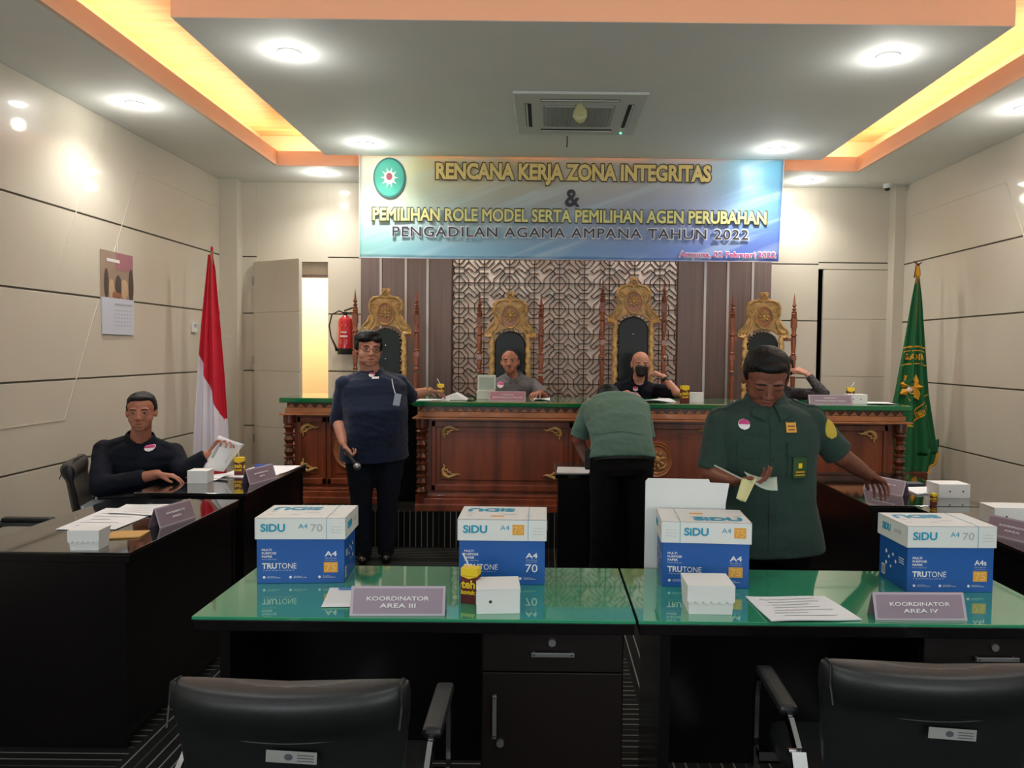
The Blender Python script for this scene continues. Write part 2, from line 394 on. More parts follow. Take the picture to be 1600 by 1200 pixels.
def rect(u0, u1, v0, v1, nu=8, nv=8): return [[(u0 + (u1 - u0) * j / nu, v0 + (v1 - v0) * i / nv) for j in range(nu + 1)] for i in range(nv + 1)]
def disc(u, v, ru, rv, n=7):
    out = []
    for i in range(n + 1):
        b = -1 + 2 * i / n; w = sqrt(max(0.0, 1 - b * b)) ; w = max(w, 0.02)
        out.append([(u + ru * w * (-1 + 2 * j / n), v + rv * b) for j in range(n + 1)])
    return out


# ------------------------------------------------------------------ room shell
XL, XR, YB, YF = -3.46, 3.81, 8.35, -2.6
GZ = [0.71, 1.31, 1.93, 2.54]
G = 0.014
m = MB(); m.b2((XL - 0.3, YF - 0.2, -0.1), (XR + 0.3, 6.02, 0)); struct(m.build('floor', M_carpet))
m = MB(); m.mi = 0; m.b2((XL - 0.02, 6.0, 0), (XR + 0.02, 9.9, PH)); m.mi = 1; m.b2((XL, 5.985, 0.0), (XR, 6.0, PH + 0.002))
struct(m.build('platform', [M_carpet, M_carpetr]))
def side_wall(name, X, s, zo):
    m = MB(); m.mi = 1; m.b2((X - s * 0.16, YF, 0), (X - s * 0.012, YB + 0.05, H + 0.4)); m.mi = 0
    z = [0] + [g + zo for g in GZ] + [H]
    for a, b in zip(z[:-1], z[1:]): m.b2((X - s * 0.013, YF, a + (G / 2 if a else 0)), (X, YB, b - (G / 2 if b < H else 0)))
    return struct(m.build(name, [M_wall, M_gap], bevel=0.002))
side_wall('wall_left', XL, 1, 0); side_wall('wall_right', XR, -1, -0.03)
def bead(name, X, s, pts, w=0.007):
    m = MB()
    for a, b in zip(pts[:-1], pts[1:]): m.bar((X, a[0], a[1]), (X, b[0], b[1]), w, w)
    return struct(m.build(name, M_wall))
bead('trim_1', XL, 1, [(8.2, 3.03), (6.58, 3.04), (6.0, 1.93)])
bead('trim_2', XL, 1, [(6.11, 3.32), (5.40, 1.95)])
bead('trim_3', XL, 1, [(5.98, 1.92), (5.53, 1.02), (4.2, 1.02)])
bead('trim_4', XR, -1, [(8.2, 3.0), (6.43, 2.99), (5.85, 1.93)])
# rear wall (behind the camera)
m = MB(); m.b2((XL - 0.1, YF - 0.1, 0), (XR + 0.1, YF, H)); struct(m.build('wall_rear', M_wall))
for k, wx in enumerate((-1.75, 2.1)):  # added windows, unseen behind the camera, to go with the fill lamps
    m = MB(); w_, z0, z1 = 1.15, 0.85, 2.85
    for lo, hi in (((wx - w_, z0), (wx + w_, z0 + .06)), ((wx - w_, z1 - .06), (wx + w_, z1)), ((wx - w_, z0), (wx - w_ + .06, z1)), ((wx + w_ - .06, z0), (wx + w_, z1)), ((wx - .03, z0), (wx + .03, z1))): m.b2((lo[0], YF, lo[1]), (hi[0], YF + 0.05, hi[1]))
    struct(m.build('window_%d' % (k + 1), M_white))
    m = MB(); m.b2((wx - w_, YF + 0.002, z0), (wx + w_, YF + 0.006, z1)); m.build('pane', mat('bright_window_pane', '#dfe8f0', 0.1, emit=0.3), bpy.data.objects['window_%d' % (k + 1)])  # glowing pane, part of the added fill light
# back wall with two openings
m = MB(); m.mi = 0
DX0, DX1, DZ = -3.12, -2.35, 2.49
EX0, EX1 = 2.955, 3.735
def boards(x0, x1, z0, z1, y=YB, zo=0):
    z = [z0] + [g + zo for g in GZ if z0 + 0.05 < g + zo < z1 - 0.05] + [z1]
    for a, b in zip(z[:-1], z[1:]):
        m.b2((x0, y, a + (G / 2 if a > z0 else 0)), (x1, y + 0.013, b - (G / 2 if b < z1 else 0)))
m.mi = 0
boards(XL, DX0, 0, H); boards(DX0, DX1, DZ, H); boards(DX1, -1.98, 0, H); boards(2.43, EX0, 0, H, zo=-0.02); boards(EX0, EX1, 2.47, H); boards(EX1, XR, 0, H, zo=-0.02); boards(-1.98, 2.43, 0, H)
m.mi = 1
for (a, b, z0, z1) in ((XL, DX0, 0, H), (DX0, DX1, DZ, H), (DX1, EX0, 0, H), (EX0, EX1, 2.47, H), (EX1, XR, 0, H)): m.b2((a, YB + 0.013, z0), (b, YB + 0.09, z1 + 0.3))
m.mi = 0
m.b2((XL, 8.2, 0), (-3.27, YB, H)); m.b2((3.70, 8.2, 0), (XR, YB, H))
struct(m.build('wall_back', [M_wall, M_gap], bevel=0.002))
# corridor beyond the open door, and the dark room behind the other door
m = MB(); m.b2((-3.5, 9.6, 0), (-1.9, 9.65, 3)); m.b2((-3.55, 8.45, 0), (-3.5, 9.65, 3)); m.b2((-1.95, 8.45, 0), (-1.9, 9.65, 3)); m.b2((-3.55, 8.45, 2.95), (-1.9, 9.65, 3.0))
struct(m.build('wall_corridor', M_yellow_wall))
m = MB(); m.mi = 0; m.b2((DX0, 8.44, 2.36), (DX1, 8.5, DZ)); m.mi = 1; m.b2((DX0, 8.435, 2.33), (DX1, 8.5, 2.36)); m.b2((-2.352, 8.36, PH), (-2.345, 8.44, DZ))
struct(m.build('trim_5', [M_wall, M_panel]))
m = MB(); m.b2((2.8, 9.2, 0), (3.9, 9.25, 3)); m.b2((2.8, 8.45, 0), (2.85, 9.2, 3)); m.b2((3.85, 8.45, 0), (3.9, 9.2, 3)); m.b2((2.8, 8.45, 2.6), (3.9, 9.25, 2.65))
struct(m.build('wall_store', mat('store_dark', '#4a4232', 0.8)))
# doors
d = bpy.data.objects.new('door_1', None); col.objects.link(d); d.location = (-3.12, 8.34, PH); d['kind'] = 'structure'
d.rotation_euler = (0, 0, radians(-33))
m = MB()
zz = [0] + [g - PH for g in GZ[:3]] + [2.2]
for a, b in zip(zz[:-1], zz[1:]): m.b2((0, -0.04, a + (0.004 if a else 0)), (0.74, 0, b - 0.004))
m.b2((0.002, -0.035, 0), (0.738, -0.005, 2.199)); m.build('leaf', M_wall, d, bevel=0.002)
m = MB()
for z in (0.25, 1.1, 1.95): m.cyl((0.0, -0.045, z), (0.0, -0.045, z + 0.09), 0.008)
m.build('hinge', M_steel, d)
d = bpy.data.objects.new('door_2', None); col.objects.link(d); d.location = (EX1 - 0.005, 8.345, PH); d['kind'] = 'structure'
m = MB()
for a, b in zip(zz[:-1], zz[1:]): m.b2((-0.72, -0.005, a + (0.003 if a else 0)), (0, 0.03, min(b, 2.185) - 0.003))
m.b2((-0.719, 0.0, 0), (-0.001, 0.028, 2.18)); m.build('leaf', M_wall, d, bevel=0.002)
m = MB()
for z in (0.3, 1.85): m.cyl((0.0, -0.012, z), (0.0, -0.012, z + 0.12), 0.009)
m.build('hinge', M_steel, d)
# skirting
m = MB(); m.b2((XL, 2.0, 0), (XL + 0.012, 5.99, 0.09)); struct(m.build('baseboard_left', M_panel))
m = MB(); m.b2((XR - 0.012, 2.0, 0), (XR, 5.99, 0.09)); struct(m.build('baseboard_right', M_panel))
# ceiling ring, coffer and hung panel
m = MB()
for lo, hi in (((XL, YF, H), (XR, OY0, H + 0.03)), ((XL, OY1, H), (XR, YB, H + 0.03)), ((XL, OY0, H), (OX0, OY1, H + 0.03)), ((OX1, OY0, H), (XR, OY1, H + 0.03))): m.b2(lo, hi)
struct(m.build('ceiling', M_ceil))
m = MB(); e = 0.03
m.b2((OX0, OY1 - 0.001, H - 0.001), (OX1, OY1 + e, H + 0.14)); m.b2((OX0, OY0 - e, H - 0.001), (OX1, OY0 + 0.001, H + 0.14))
m.b2((OX0 - e, OY0 - e, H - 0.001), (OX0 + 0.001, OY1 + e, H + 0.14)); m.b2((OX1 - 0.001, OY0 - e, H - 0.001), (OX1 + e, OY1 + e, H + 0.14))
struct(m.build('trim_6', M_cream))
RX0, RX1, RY0, RY1, RZ = OX0 - 0.26, OX1 + 0.26, OY0 - 0.26, OY1 + 0.28, 3.70
m = MB(); m.b2((RX0, RY0, RZ), (RX1, RY1, RZ + 0.04)); struct(m.build('ceiling_coffer', M_cove))
m = MB(); m.b2((RX0 - 0.03, RY0, H + 0.03), (RX0, RY1, RZ)); m.b2((RX1, RY0, H + 0.03), (RX1 + 0.03, RY1, RZ)); m.b2((RX0, RY0 - 0.03, H + 0.03), (RX1, RY0, RZ)); m.b2((RX0, RY1, H + 0.03), (RX1, RY1 + 0.03, RZ))
struct(m.build('trim_7', M_cream))
SX0, SX1, SY0, SY1 = -2.045, 2.535, 4.25, 7.17
m = MB(); m.mi = 0; m.b2((SX0, SY0, H), (SX1, SY1, H + 0.02)); m.mi = 1; m.b2((SX0 - 0.002, SY0 - 0.002, H + 0.002), (SX1 + 0.002, SY1 + 0.002, RZ))
struct(m.build('ceiling_panel', [M_ceil, M_cream]))

# dark veneer cladding with aluminium strips and the fretwork screen
def cladding(x0, x1, strips, name):
    m = MB(); m.mi = 0; xs = [x0] + strips + [x1]
    for a, b in zip(xs[:-1], xs[1:]): m.b2((a + (0.012 if a > x0 else 0), 8.29, PH), (b - (0.012 if b < x1 else 0), 8.349, 3.3))
    m.mi = 1
    for s in strips: m.b2((s - 0.012, 8.283, PH), (s + 0.012, 8.345, 3.3))
    return struct(m.build(name, [M_panel, M_alu]))
cladding(-1.98, -1.005, [-1.765, -1.495, -1.262], 'trim_8'); cladding(1.435, 2.43, [1.72, 1.965, 2.23], 'trim_9')
t = thing('fretwork_screen', (0, 8.3, 0), 0, 'brown geometric fretwork screen with octagons over a pale backing behind the high-backed chairs', 'screen')
LX0, LX1, LZ0, LZ1, TS = -1.0, 1.43, PH, 3.3, 0.27
m = MB(); m.b2((LX0, 0.017, LZ0), (LX1, 0.045, LZ1)); m.build('backing', M_latb, t)
segs = [((-.5, 0), (.5, 0)), ((0, -.5), (0, .5))]
def loop(p): return [(p[i], p[(i + 1) % len(p)]) for i in range(len(p))]
segs += loop([(-.25, -.04), (-.08, -.25), (.08, -.25), (.25, -.04), (.25, .04), (.08, .25), (-.08, .25), (-.25, .04)])
segs += loop([(-.38, -.16), (-.17, -.38), (.17, -.38), (.38, -.16), (.38, .16), (.17, .38), (-.17, .38), (-.38, .16)])
segs += [((.17, .38), (.25, .5)), ((.25, .5), (.17, .62)), ((-.17, .38), (-.25, .5)), ((-.25, .5), (-.17, .62))]
# interlocked chevrons between four octagons (cell corner at .5,.5)
segs += [((.62, .16), (.25, .5)), ((.38, .84), (.75, .5)), ((.62, .40), (.75, .53)), ((.62, .40), (.47, .55)), ((.38, .60), (.25, .47)), ((.38, .60), (.53, .45))]
def clip(a, b):
    (x0, z0), (x1, z1) = a, b; t0, t1 = 0.0, 1.0; dx, dz = x1 - x0, z1 - z0
    for p, q in ((-dx, x0 - LX0), (dx, LX1 - x0), (-dz, z0 - LZ0), (dz, LZ1 - z0)):
        if abs(p) < 1e-9:
            if q < 0: return None
        else:
            r = q / p
            if p < 0: t0 = max(t0, r)
            else: t1 = min(t1, r)
    if t1 - t0 < 1e-3: return None
    return (x0 + dx * t0, z0 + dz * t0), (x0 + dx * t1, z0 + dz * t1)
m = MB()
cx0 = -0.925
for i in range(-1, 10):
    for j in range(-1, 12):
        fl = -1 if i % 2 else 1
        for (a, b) in segs:
            mid = (a[0] + b[0]) / 2
            if fl < 0 and max(a[0], b[0]) > 0.2 and a[1] > .15 and b[1] > .15 or fl < 0 and (a == (.38, .16) or a == (.62, .16)) and b[1] > .16: A, B = (1 - a[0], a[1]), (1 - b[0], b[1])
            else: A, B = a, b
            P = (cx0 + (i + A[0]) * TS, 0.39 + (j + A[1]) * TS); Q = (cx0 + (i + B[0]) * TS, 0.39 + (j + B[1]) * TS)
            c = clip(P, Q)
            if c: m.bar((c[0][0], 0.01, c[0][1]), (c[1][0], 0.01, c[1][1]), 0.018, 0.008)
for a, b in (((LX0, LZ0), (LX0, LZ1)), ((LX1, LZ0), (LX1, LZ1)), ((LX0, LZ1), (LX1, LZ1)), ((LX0, LZ0), (LX1, LZ0))): m.bar((a[0], 0.01, a[1]), (b[0], 0.01, b[1]), 0.022, 0.02)
m.build('fretwork', M_lat, t, fix=False)

# ------------------------------------------------------------------ ceiling fixtures
dlab = {0: 'round downlight in the hung ceiling panel, back left above the banner', 1: 'round downlight in the hung ceiling panel, front left', 2: 'round downlight in the hung ceiling panel, front right',
        3: 'round downlight in the hung ceiling panel, back right above the banner', 4: 'round downlight in the outer ceiling close to the left wall', 5: 'round downlight in the outer ceiling left of the banner, before the open door',
        6: 'round downlight in the outer ceiling right of the banner', 7: 'round downlight in the outer ceiling at the right edge beside the right wall', 8: 'round downlight hidden behind the banner, left of the two', 9: 'round downlight hidden behind the banner, right of the two'}
proto = None
for i, (x, y) in enumerate(DL):
    if i > 9: break
    lab = dlab[i]
    if proto is None:
        t = thing('ceiling_downlight', (x, y, H), 0, lab, 'downlight', 'recessed ceiling downlights')
        mm = MB(); mm.lathe([(0.05, -0.006), (0.066, -0.008), (0.074, 0.0), (0.06, 0.0), (0.05, 0.0)], n=24); mm.build('rim', M_white, t, smooth=True)
        mm = MB(); mm.ell((0, 0, -0.008), (0.055, 0.055, 0.028)); mm.build('lens', M_lens, t, smooth=True)
        proto = t
    else:
        t = copy_tree(proto); t.location = (x, y, H); t['label'] = lab
t = thing('ceiling_air_conditioner', (0.235, 5.84, H), 0, 'square white cassette air conditioner set in the hung ceiling panel', 'air conditioner')
m = MB(); m.box((0, 0, -0.0135), (0.94, 0.98, 0.022)); m.build('panel', M_wplas, t, bevel=0.006)
m = MB()
for i in range(26): m.box((-0.235 + i * 0.0188, 0, -0.03), (0.010, 0.48, 0.012))
for j in range(14): m.box((0, -0.235 + j * 0.0362, -0.031), (0.49, 0.006, 0.010))
m.box((0, 0, -0.024), (0.52, 0.52, 0.006)); m.build('grille', M_grille, t)
for k, (dx, dy, w, h) in enumerate(((0, -0.36, 0.56, 0.045), (0, 0.36, 0.56, 0.045), (-0.37, 0, 0.045, 0.56), (0.37, 0, 0.045, 0.56))):
    m = MB(); m.box((dx, dy, -0.0255), (w, h, 0.004)); lv = m.build('air_slot', M_slot, t)
    m = MB(); m.box((dx * 1.03, dy * 1.03, -0.031), (w * 0.98 if w > h else w * 0.3, h * 0.98 if h > w else h * 0.3, 0.006)); m.build('louver', M_wplas, lv)
m = MB(); m.ell((0.36, 0.43, -0.026), 0.008); m.build('indicator_light', mat('indicator_green', '#39e08a', 0.5, emit=4), t)
m = MB()
pr = [(0.003, 0), (0.02, -0.02), (0.048, -0.06), (0.05, -0.10), (0.03, -0.135), (0.004, -0.15)]
m.lathe(pr, n=14, sy=0.35)
for i, v in enumerate(m.v): v.x += 0.008 * noise.noise(v * 30); v.y += 0.02 * noise.noise(v * 24 + V((5, 0, 0)))
o = m.build('hanging_bag', mat('pale_yellow_plastic', '#b9b787', 0.35, spec=0.6), smooth=True); o.location = (0.235, 5.50, H - 0.03); tag(o, 'crumpled pale yellow plastic bag hanging from the ceiling air conditioner', 'plastic bag')
m = MB(); m.tube([(0, 0, 0), (0.002, 0.004, -0.05), (-0.001, 0.006, -0.09)], 0.005, n=6); o = m.build('cable_stub', M_rub); o.location = (0.17, 6.47, H); tag(o, 'short dark cable stub hanging below the ceiling behind the air conditioner', 'cable')
t = thing('security_camera', (3.58, 8.14, H), 0, 'small white dome security camera at the ceiling in the right back corner', 'security camera')
m = MB(); m.lathe([(0.042, 0), (0.042, -0.03), (0.036, -0.045)], n=20); m.build('housing', M_white, t, smooth='auto')
m = MB(); m.ell((0, 0, -0.045), (0.03, 0.03, 0.026)); m.build('dome', M_slot, t, smooth=True)

# ------------------------------------------------------------------ banner
BX0, BX1, BZ0, BZ1, BY = -1.735, 2.205, 2.405, 3.362, 7.2
t = thing('event_banner', (0, BY, 0), 0, 'wide printed vinyl banner with yellow headline and blue gradient hung above the bench', 'banner')
m = MB(); nx, nz = 90, 22; vs_ = []
def byo(u, w): return 0.010 * sin(u * 31 + 1.5 * w) * (0.35 + 0.65 * w) + 0.006 * sin(u * 67 + 2) * w
for j in range(nz + 1):
    for i in range(nx + 1):
        u = i / nx; w = j / nz
        x = BX0 + (BX1 - BX0) * u + (0.028 * (1 - w) * (-1 if u > .5 else 0) * abs(u - .5) * 2)
        z = BZ0 + (BZ1 - BZ0) * w - 0.012 * (1 - cos(4 * pi * u * 1)) * (1 - w) * 0.3
        vs_.append((x, byo(u, w), z))
m.add(vs_, [(j * (nx + 1) + i, j * (nx + 1) + i + 1, (j + 1) * (nx + 1) + i + 1, (j + 1) * (nx + 1) + i) for j in range(nz) for i in range(nx)])
m.build('cloth', M_banner, t, smooth=True, solid=0.003)
m = MB()
m.bar((BX0, -0.004, BZ0), (BX1 - 0.028, -0.004, BZ0), 0.018, 0.004); m.bar((BX0 + .004, -0.004, BZ0), (BX0 + .004, -0.012, BZ1), 0.016, 0.004); m.bar((BX1 - 0.034, -0.004, BZ0), (BX1 - .005, -0.012, BZ1), 0.016, 0.004); m.build('white_hem', M_flagw, t)
def bpx(x, y):  # position on the banner of a point given in banner-relative fractions
    return x, y
def bline(body, x0, x1, z0, z1, fill, outl, off, ooff, spacing=1.0, fname='lettering'):
    T = TF(((x0 + x1) / 2, -0.022, (z0 + z1) / 2), (1, 0, 0), (0, -1, 0))
    mo = MB(); mo.text(body, T, (x1 - x0) + 0.02, (z1 - z0) + 0.022, 0, spacing, 0, bev=ooff); 
    p = mo.build(fname, outl, t, fix=False)
    mf = MB(); mf.text(body, T, (x1 - x0), (z1 - z0), 0, spacing, 0.003, bev=off); mf.build('letter_face', fill, p, fix=False)
M_bt1 = mat('sand_yellow_letters', '#ecd084', 0.4); M_bt1o = mat('brown_outline', '#4b3314', 0.5); M_bt2 = mat('pale_yellow_letters', '#ece79a', 0.4); M_bt2o = mat('olive_outline', '#3f3c1c', 0.5)
M_bt3 = mat('charcoal_letters', '#3d3a44', 0.4); M_bt3o = mat('white_outline', '#d9dde4', 0.5); M_bt4 = mat('pink_letters', '#d2649a', 0.4)
bline('RENCANA KERJA ZONA INTEGRITAS', -1.02, 1.525, 3.085, 3.285, M_bt1, M_bt1o, 0.045, 0.085)
bline('&', 0.185, 0.305, 2.90, 3.04, M_bt3, M_bt3, 0.01, 0.012)
bline('PEMILIHAN ROLE MODEL SERTA PEMILIHAN AGEN PERUBAHAN', -1.605, 2.045, 2.745, 2.865, M_bt2, M_bt2o, 0.03, 0.06)
bline('PENGADILAN AGAMA AMPANA TAHUN 2022', -1.42, 1.88, 2.605, 2.695, M_bt3, M_bt3o, 0.006, 0.055, 1.12)
bline('Ampana, 02 Februari 2022', 1.245, 2.135, 2.425, 2.49, M_bt4, M_bt3o, 0.02, 0.07)
em = MB(); em.add([(cos(a) * 0.15, 0, sin(a) * 0.185) for a in [2 * pi * i / 32 for i in range(32)]], [tuple(range(32))]); T = Mx.Translation((-1.45, -0.022, 3.14)); em.v = [T @ v for v in em.v]
e1 = em.build('emblem', M_teald, t)
em = MB(); em.add([(cos(a) * 0.135 - 1.45, -0.025, sin(a) * 0.168 + 3.14) for a in [2 * pi * i / 32 for i in range(32)]], [tuple(range(32))]); em.build('emblem_field', M_teal, e1)
em = MB()
for i in range(10): a = 2 * pi * i / 10; em.add([(-1.45 + cos(a) * 0.085, -0.027, 3.14 + sin(a) * 0.10), (-1.45 + cos(a + .25) * 0.04, -0.027, 3.14 + sin(a + .25) * 0.05), (-1.45 + cos(a - .25) * 0.04, -0.027, 3.14 + sin(a - .25) * 0.05)], [(0, 1, 2)])
em.add([(cos(a) * 0.05 - 1.45, -0.0275, sin(a) * 0.06 + 3.14) for a in [2 * pi * i / 20 for i in range(20)]], [tuple(range(20))]); em.build('emblem_star', mat('emblem_white', '#cfe4dc', 0.5), e1)
em = MB(); em.add([(cos(a) * 0.028 - 1.45, -0.029, sin(a) * 0.034 + 3.15) for a in [2 * pi * i / 20 for i in range(20)]], [tuple(range(20))]); em.build('emblem_shield', mat('emblem_red', '#a03040', 0.5), e1)
m = MB()
for x in (BX0 + 0.03, BX1 - 0.03): m.tube([(x, 0, BZ1 - 0.01), (x, 0, BZ1 + 0.006), (x, -0.03, BZ1 + 0.004)], 0.003, n=6)
m.build('hanging_cord', M_white, t)

# ------------------------------------------------------------------ judges' bench
def ornament_pts(s, x, z, k, vz):     # carved corner bracket, corner at (x,z); s -1/+1 which way it spreads, vz -1 down / +1 up
    out = []
    out.append(([(x + s * k * a, z + vz * k * b) for a, b in ((0.02, 0.30), (0.0, 0.20), (0.03, 0.10), (0.10, 0.04), (0.2, 0.0), (0.33, 0.05), (0.45, 0.10), (0.56, 0.07))], [0.12, 0.2, 0.26, 0.24, 0.2, 0.17, 0.12, 0.05]))
    out.append(([(x + s * k * a, z + vz * k * b) for a, b in ((0.02, 0.42), (0.06, 0.34), (0.03, 0.28), (0.09, 0.22), (0.15, 0.25), (0.16, 0.17), (0.10, 0.14))], [0.05, 0.09, 0.12, 0.12, 0.12, 0.1, 0.08]))
    out.append(([(x + s * k * a, z + vz * k * b) for a, b in ((0.14, 0.16), (0.22, 0.17), (0.26, 0.11), (0.34, 0.12), (0.37, 0.06))], [0.1, 0.12, 0.1, 0.08, 0.05]))
    return out
def add_ornament(parent, y, x, z, s, vz, k=0.25):
    m = MB()
    for pts, rs in ornament_pts(s, x, z, k, vz): m.tube([(a, y - 0.004, b) for a, b in pts], [r * k * 0.28 for r in rs], n=8)
    m.build('carved_ornament', M_gold, parent, smooth=True)
def post_profile(h):
    p = [(0.05, 0), (0.05, 0.07), (0.035, 0.075), (0.05, 0.095), (0.035, 0.115)]
    z = 0.13; k = 0
    n = 4; seg = (h - 0.27) / n
    for i in range(n):
        z0 = 0.13 + i * seg
        p += [(0.028, z0), (0.045, z0 + seg * 0.35), (0.03, z0 + seg * 0.72), (0.047, z0 + seg * 0.80), (0.047, z0 + seg * 0.88), (0.030, z0 + seg * 0.95)]
    p += [(0.035, h - 0.12), (0.05, h - 0.10), (0.035, h - 0.08), (0.05, h - 0.07), (0.05, h)]
    return p
def emblem_disc(parent, x, y, z, r):
    m = MB(); T = Mx.Translation((x, y, z)) @ Mx.Rotation(radians(90), 4, 'X')
    m.lathe([(r * 0.98, -0.01), (r, 0.006), (r * 0.96, 0.018), (r * 0.88, 0.010), (r * 0.84, 0.008), (r * 0.80, 0.016), (r * 0.74, 0.012), (r * 0.70, 0.004), (0.001, 0.004)], n=36, T=T @ Mx.Scale(1, 4, (1, 0, 0)), sy=1.14)
    o = m.build('carved_medallion', M_woodl, parent, smooth='auto')
    m = MB()
    for i in range(8):
        a = 2 * pi * i / 8 + 0.2; m.ell((x + cos(a) * r * 0.38, y - 0.012, z + sin(a) * r * 0.42), (r * 0.17, 0.010, r * 0.09), R=Mx.Rotation(-a, 3, 'Y'), nu=10, nv=6)
    m.ell((x, y - 0.014, z), (r * 0.22, 0.016, r * 0.24), nu=12, nv=8)
    for s in (-1, 1): m.tube([(x + s * r * 0.1, y - 0.01, z - r * 0.62), (x + s * r * 0.45, y - 0.012, z - r * 0.52), (x + s * r * 0.62, y - 0.01, z - r * 0.25)], [r * 0.07, r * 0.09, r * 0.03], n=6)
    m.build('star_relief', M_gold, o, smooth=True)
def bench(name, x0, x1, y0, ztop, bays, posts, label, disc_bay, orn, dz=0, disc_r=0.125):
    t = thing(name, ((x0 + x1) / 2, y0, PH), 0, label, 'bench'); cx = (x0 + x1) / 2; X0, X1 = x0 - cx, x1 - cx; h = ztop - PH
    m = MB(); m.b2((X0, 0, h - 0.04), (X1, 0.72, h)); m.build('bench_top', M_greene, t, bevel=0.006)
    m = MB(); m.mi = 1; m.b2((X0 + 0.05, 0.045, h - 0.085), (X1 - 0.05, 0.66, h - 0.04)); m.mi = 0
    n = int((X1 - X0 - 0.1) / 0.072); w = (X1 - X0 - 0.1) / n     # saw-tooth frieze
    for i in range(n): a = X0 + 0.05 + i * w; m.prism([(a + 0.004, h - 0.082), (a + w - 0.004, h - 0.082), (a + w / 2, h - 0.046)], 0.014, T=Mx.Translation((0, 0.031, 0)))
    m.b2((X0 + 0.04, 0.028, h - 0.125), (X1 - 0.04, 0.66, h - 0.083)); m.b2((X0 + 0.0, 0.0, h - 0.142), (X1 - 0.0, 0.67, h - 0.127)); m.build('frieze', [M_woodl, M_woodd], t, bevel=0.003)
    m = MB(); m.b2((X0 + 0.09, 0.10, 0), (X1 - 0.09, 0.62, h - 0.142)); m.b2((X0 + 0.05, 0.03, 0), (X1 - 0.05, 0.64, 0.10)); m.b2((X0 + 0.02, 0.005, 0.0), (X1 - 0.02, 0.66, 0.055)); m.b2((X0 + .07, 0.055, 0.10), (X1 - .07, 0.64, 0.125)); m.build('body', M_wood, t, bevel=0.006)
    for (a, b) in bays:
        a -= cx; b -= cx
        m = MB(); z0, z1 = 0.15, h - 0.16
        for lo, hi in (((a, z0), (b, z0 + 0.05)), ((a, z1 - 0.05), (b, z1)), ((a, z0), (a + 0.035, z1)), ((b - 0.035, z0), (b, z1))): m.b2((lo[0], 0.078, lo[1]), (hi[0], 0.11, hi[1]))
        m.b2((a + 0.07, 0.09, z0 + 0.085), (b - 0.07, 0.11, z1 - 0.085)); m.build('raised_panel', M_wood, t, bevel=0.006)
    for (x, z, s, vz) in orn: add_ornament(t, 0.085, x - cx, z - PH, s, vz)
    for x in disc_bay: emblem_disc(t, x[0] - cx, 0.085, x[1] - PH, disc_r)
    for x in posts:
        m = MB(); m.lathe(post_profile(h - 0.142 - 0.055), c=(x - cx, 0.075, 0.055), n=18); m.build('turned_post', M_woodd, t, smooth='auto')
    return t
zt, zb = 0.945, 0.52
bench('judges_bench', -1.03, 2.89, 6.0, 1.15, [(-0.89, 0.235), (0.26, 1.55), (1.575, 2.74)], [-0.965, 2.83],
      'long carved wooden judges bench with green top on the platform, behind the bending man', [(0.905, 0.70)],
      [(-0.80, zt, 1, -1), (0.14, zt, -1, -1), (-0.80, zb + .02, 1, 1), (0.14, zb + .02, -1, 1), (0.42, zt + .01, 1, -1), (1.36, zt + .01, -1, -1), (1.68, zt, 1, -1), (2.64, zt, -1, -1), (1.68, zb, 1, 1), (2.64, zb, -1, 1)])
lb = bench('judges_bench', -2.16, -1.20, 6.25, 1.15, [(-2.04, -1.80), (-1.79, -1.44), (-1.43, -1.28)], [-2.10],
      'shorter carved wooden bench section with green top, behind the standing man in navy', [(-1.60, 0.72)],
      [(-2.0, zt - .02, 1, -1), (-2.0, zb + .02, 1, 1)], disc_r=0.14)
m = MB(); m.b2((0.48, 0.02, 0.83), (0.64, 0.70, 0.87)); m.build('top_extension', M_greene, lb); m = MB(); m.b2((0.40, 0.15, 0.0), (0.62, 0.2, 0.82)); m.build('infill_panel', M_black, lb)  # black sheet stands in for the shade inside the gap

